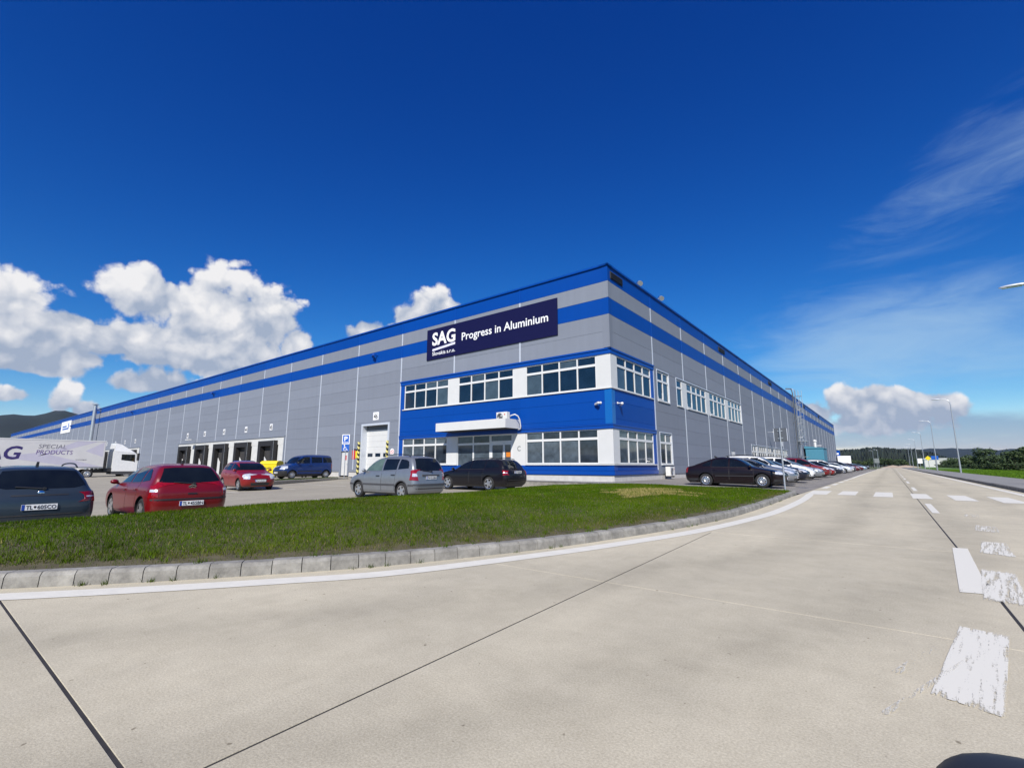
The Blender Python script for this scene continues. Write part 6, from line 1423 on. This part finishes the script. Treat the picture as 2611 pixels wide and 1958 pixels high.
# ================================================================== TREES, HILLS
def leaf_mesh(name, nleaf, lobes, size, m):
    """a crown of many small leaf faces gathered in uneven clumps"""
    C=np.array([l[:3] for l in lobes]); Rr=np.array([l[3:6] for l in lobes]); pr=np.prod(Rr,1)**.7; pr/=pr.sum()
    i=rng.choice(len(lobes),nleaf,p=pr); d=rng.normal(size=(nleaf,3)); d/=np.linalg.norm(d,axis=1)[:,None]; rad=rng.uniform(.35,1.05,nleaf)**.5
    P=C[i]+d*Rr[i]*rad[:,None]; a=rng.normal(size=(nleaf,3)); a/=np.linalg.norm(a,axis=1)[:,None]; b_=np.cross(a,d+.01); b_/=np.linalg.norm(b_,axis=1)[:,None]+1e-9
    s=size*rng.uniform(.5,1.4,nleaf)[:,None]; v=np.stack([P+a*s,P+b_*s*.7,P-a*s,P-b_*s*.7],1).reshape(-1,3)
    me=bpy.data.meshes.new(name); me.from_pydata(v.tolist(),[],[(4*k,4*k+1,4*k+2,4*k+3) for k in range(nleaf)]); me.materials.append(m); return me
tree_types=[]
for k in range(4):
    lob=[(random.uniform(-1.3,1.3),random.uniform(-1.3,1.3),random.uniform(2.2,5.4),random.uniform(.8,1.5),random.uniform(.8,1.5),random.uniform(.7,1.3)) for _ in range(9)]
    if k==3: lob=[(random.uniform(-.5,.5),random.uniform(-.5,.5),1.2+.75*q,1.1-.1*q,1.1-.1*q,.8) for q in range(8)]
    cm=leaf_mesh('crown',900,lob,.26,M['leaf' if k%2==0 else 'leaf2'])
    tk=MB(); tk.tube([(0,0,-.3),(.05,0,1.2),(0,.05,2.6),(.05,.05,4.2)],[.2,.15,.11,.04],7)
    for q in range(4): a=q*1.6; tk.tube([(0,0,1.8+.3*q),(.5*math.cos(a),.5*math.sin(a),2.6+.35*q),(1.0*math.cos(a),1.0*math.sin(a),3.2+.4*q)],[.07,.05,.02],5)
    tree_types.append((cm,tk.mesh('trunk',M['bark'],True)))
    
tn=0
def tree(x,y,s,k,lab,grp='trees beyond the meadow on the right',z=.1,wide=1.0):
    t=empty('tree',(x,y,z),random.uniform(0,6.28),lab,'tree',grp); t.scale=(s*wide,s*wide,s); put('crown',tree_types[k][0],t); put('trunk',tree_types[k][1],t); return t
LABT='dark green tree in the row beyond the meadow on the right'
rr=random.Random(3)
for i in range(46):
    y=62+i*5.4+rr.uniform(-2,2); x=31+rr.uniform(-2.5,5)+ (y-60)*.012
    big=.72 if rr.random()<.75 else .95
    tree(x,y,rr.uniform(.62,.86)*big,rr.choice([0,1,2,0,1,2,3]),LABT,wide=1.35)
for i in range(34):
    tree(44+rr.uniform(0,40),75+i*9+rr.uniform(-4,4),rr.uniform(.5,.85),rr.choice([0,1,2]),LABT,wide=1.3)
for i in range(22):
    tree(-14+i*2.3+rr.uniform(-1,1),345+rr.uniform(-6,25),rr.uniform(.55,.9),rr.choice([0,1,2]),'dark green tree in the row across the far end of the road','trees across the far end of the road',wide=1.4)
def hill(name, az_el, dist, depth, m, rough, n2=10, label=None, seed=1, tree_h=0.0):
    """a ridge standing at its own distance; az_el gives its crest"""
    A=np.linspace(az_el[0][0],az_el[-1][0],140 if tree_h==0 else 420); E_=np.interp(A,[a for a,_ in az_el],[e for _,e in az_el]); r_=np.random.default_rng(seed)
    v=[];f=[]
    wob=vnoise(A*3,A*0,1.0,seed)*rough
    for j in range(n2+1):
        t=j/n2
        for i,a in enumerate(A):
            d=dist+depth*(t-.5)*2*.8; cr=math.tan(math.radians(E_[i]))*dist+CAM.z+wob[i]
            prof=math.sin(min(1,t/.62)*PI/2)**1.2 if t<=.62 else math.cos((t-.62)/.38*PI/2)**.8
            z=-3+(cr+3)*prof+(r_.uniform(-1,1)*tree_h if 0<t<1 else 0)+ (vnoise(np.array([a*2.0]),np.array([t*6.0]),1.0,seed+3)[0]-.5)*rough*1.2*prof
            v.append((CAM.x+d*math.sin(R(a)),CAM.y+d*math.cos(R(a)),z))
    n=len(A)
    for j in range(n2):
        for i in range(n-1): f.append((j*n+i,j*n+i+1,(j+1)*n+i+1,(j+1)*n+i))
    o=MB().add(v,f).obj(name,m,smooth=(tree_h==0)); o['kind']='structure'; return o
hill('hill',[(-130,1.5),(-112,2.6),(-98,3.3),(-90,3.9),(-85.5,4.05),(-84.7,4.25),(-83.3,4.35),(-82.1,4.7),(-81.7,4.78),(-81.1,4.62),(-80,4.4),(-77,3.6),(-70,2.2),(-60,1.2),(-45,.9)],3200,900,M['farhill'],14,12,seed=4)
hill('hill',[(-14,.1),(-9,.9),(-5,1.42),(-3.9,1.48),(-2.5,1.58),(-.8,1.78),(.4,1.60),(2.0,1.48),(3.4,1.02),(4.4,.52),(5.5,.1)],1050,260,M['forest'],1.5,14,seed=7,tree_h=1.6)
hill('hill',[(-20,.8),(-8,1.1),(0,1.3),(3,1.42),(6,1.38),(9,1.32),(16,1.5),(24,1.9),(34,1.3),(48,1.6),(64,.9),(80,1.3)],5200,1500,M['farhill'],16,8,seed=9)
hill('hill',[(80,1.1),(100,1.6),(120,1.2),(140,2.2),(160,1.5),(180,1.9),(200,1.4),(215,1.9),(232,1.5)],4200,900,M['farhill'],16,8,seed=12)
# trees behind the camera, seen only in the window panes
for i in range(20): tree(-10+i*6+rr.uniform(-2,2),-95+rr.uniform(-8,8),rr.uniform(1.2,1.8),rr.choice([0,1,2]),'dark green tree across the road behind the camera','trees across the road behind the camera',z=-.6,wide=1.3)

# low bushes under the trees, dark and close together
for i in range(60): tree(29.5+rr.uniform(-.8,2.5)+i*.03,60+i*4.0+rr.uniform(-1.5,1.5),rr.uniform(.26,.38),rr.choice([0,1,2]),'low dark bush in the hedge at the edge of the meadow','bushes in the hedge at the edge of the meadow',wide=1.9,z=-.5)

# ================================================================== HAZE
hm=bpy.data.materials.new('haze_air'); hm.use_nodes=True; nt=hm.node_tree; nt.nodes.clear(); pv_=nt.nodes.new('ShaderNodeVolumePrincipled'); ou=nt.nodes.new('ShaderNodeOutputMaterial')
pv_.inputs['Color'].default_value=(.45,.66,1.0,1); pv_.inputs['Density'].default_value=HAZE; pv_.inputs['Anisotropy'].default_value=.0
nt.links.new(pv_.outputs[0],ou.inputs['Volume'])
o=MB().box(-9500,9500,-9500,9500,-9,330).obj('haze',hm); o['kind']='stuff'
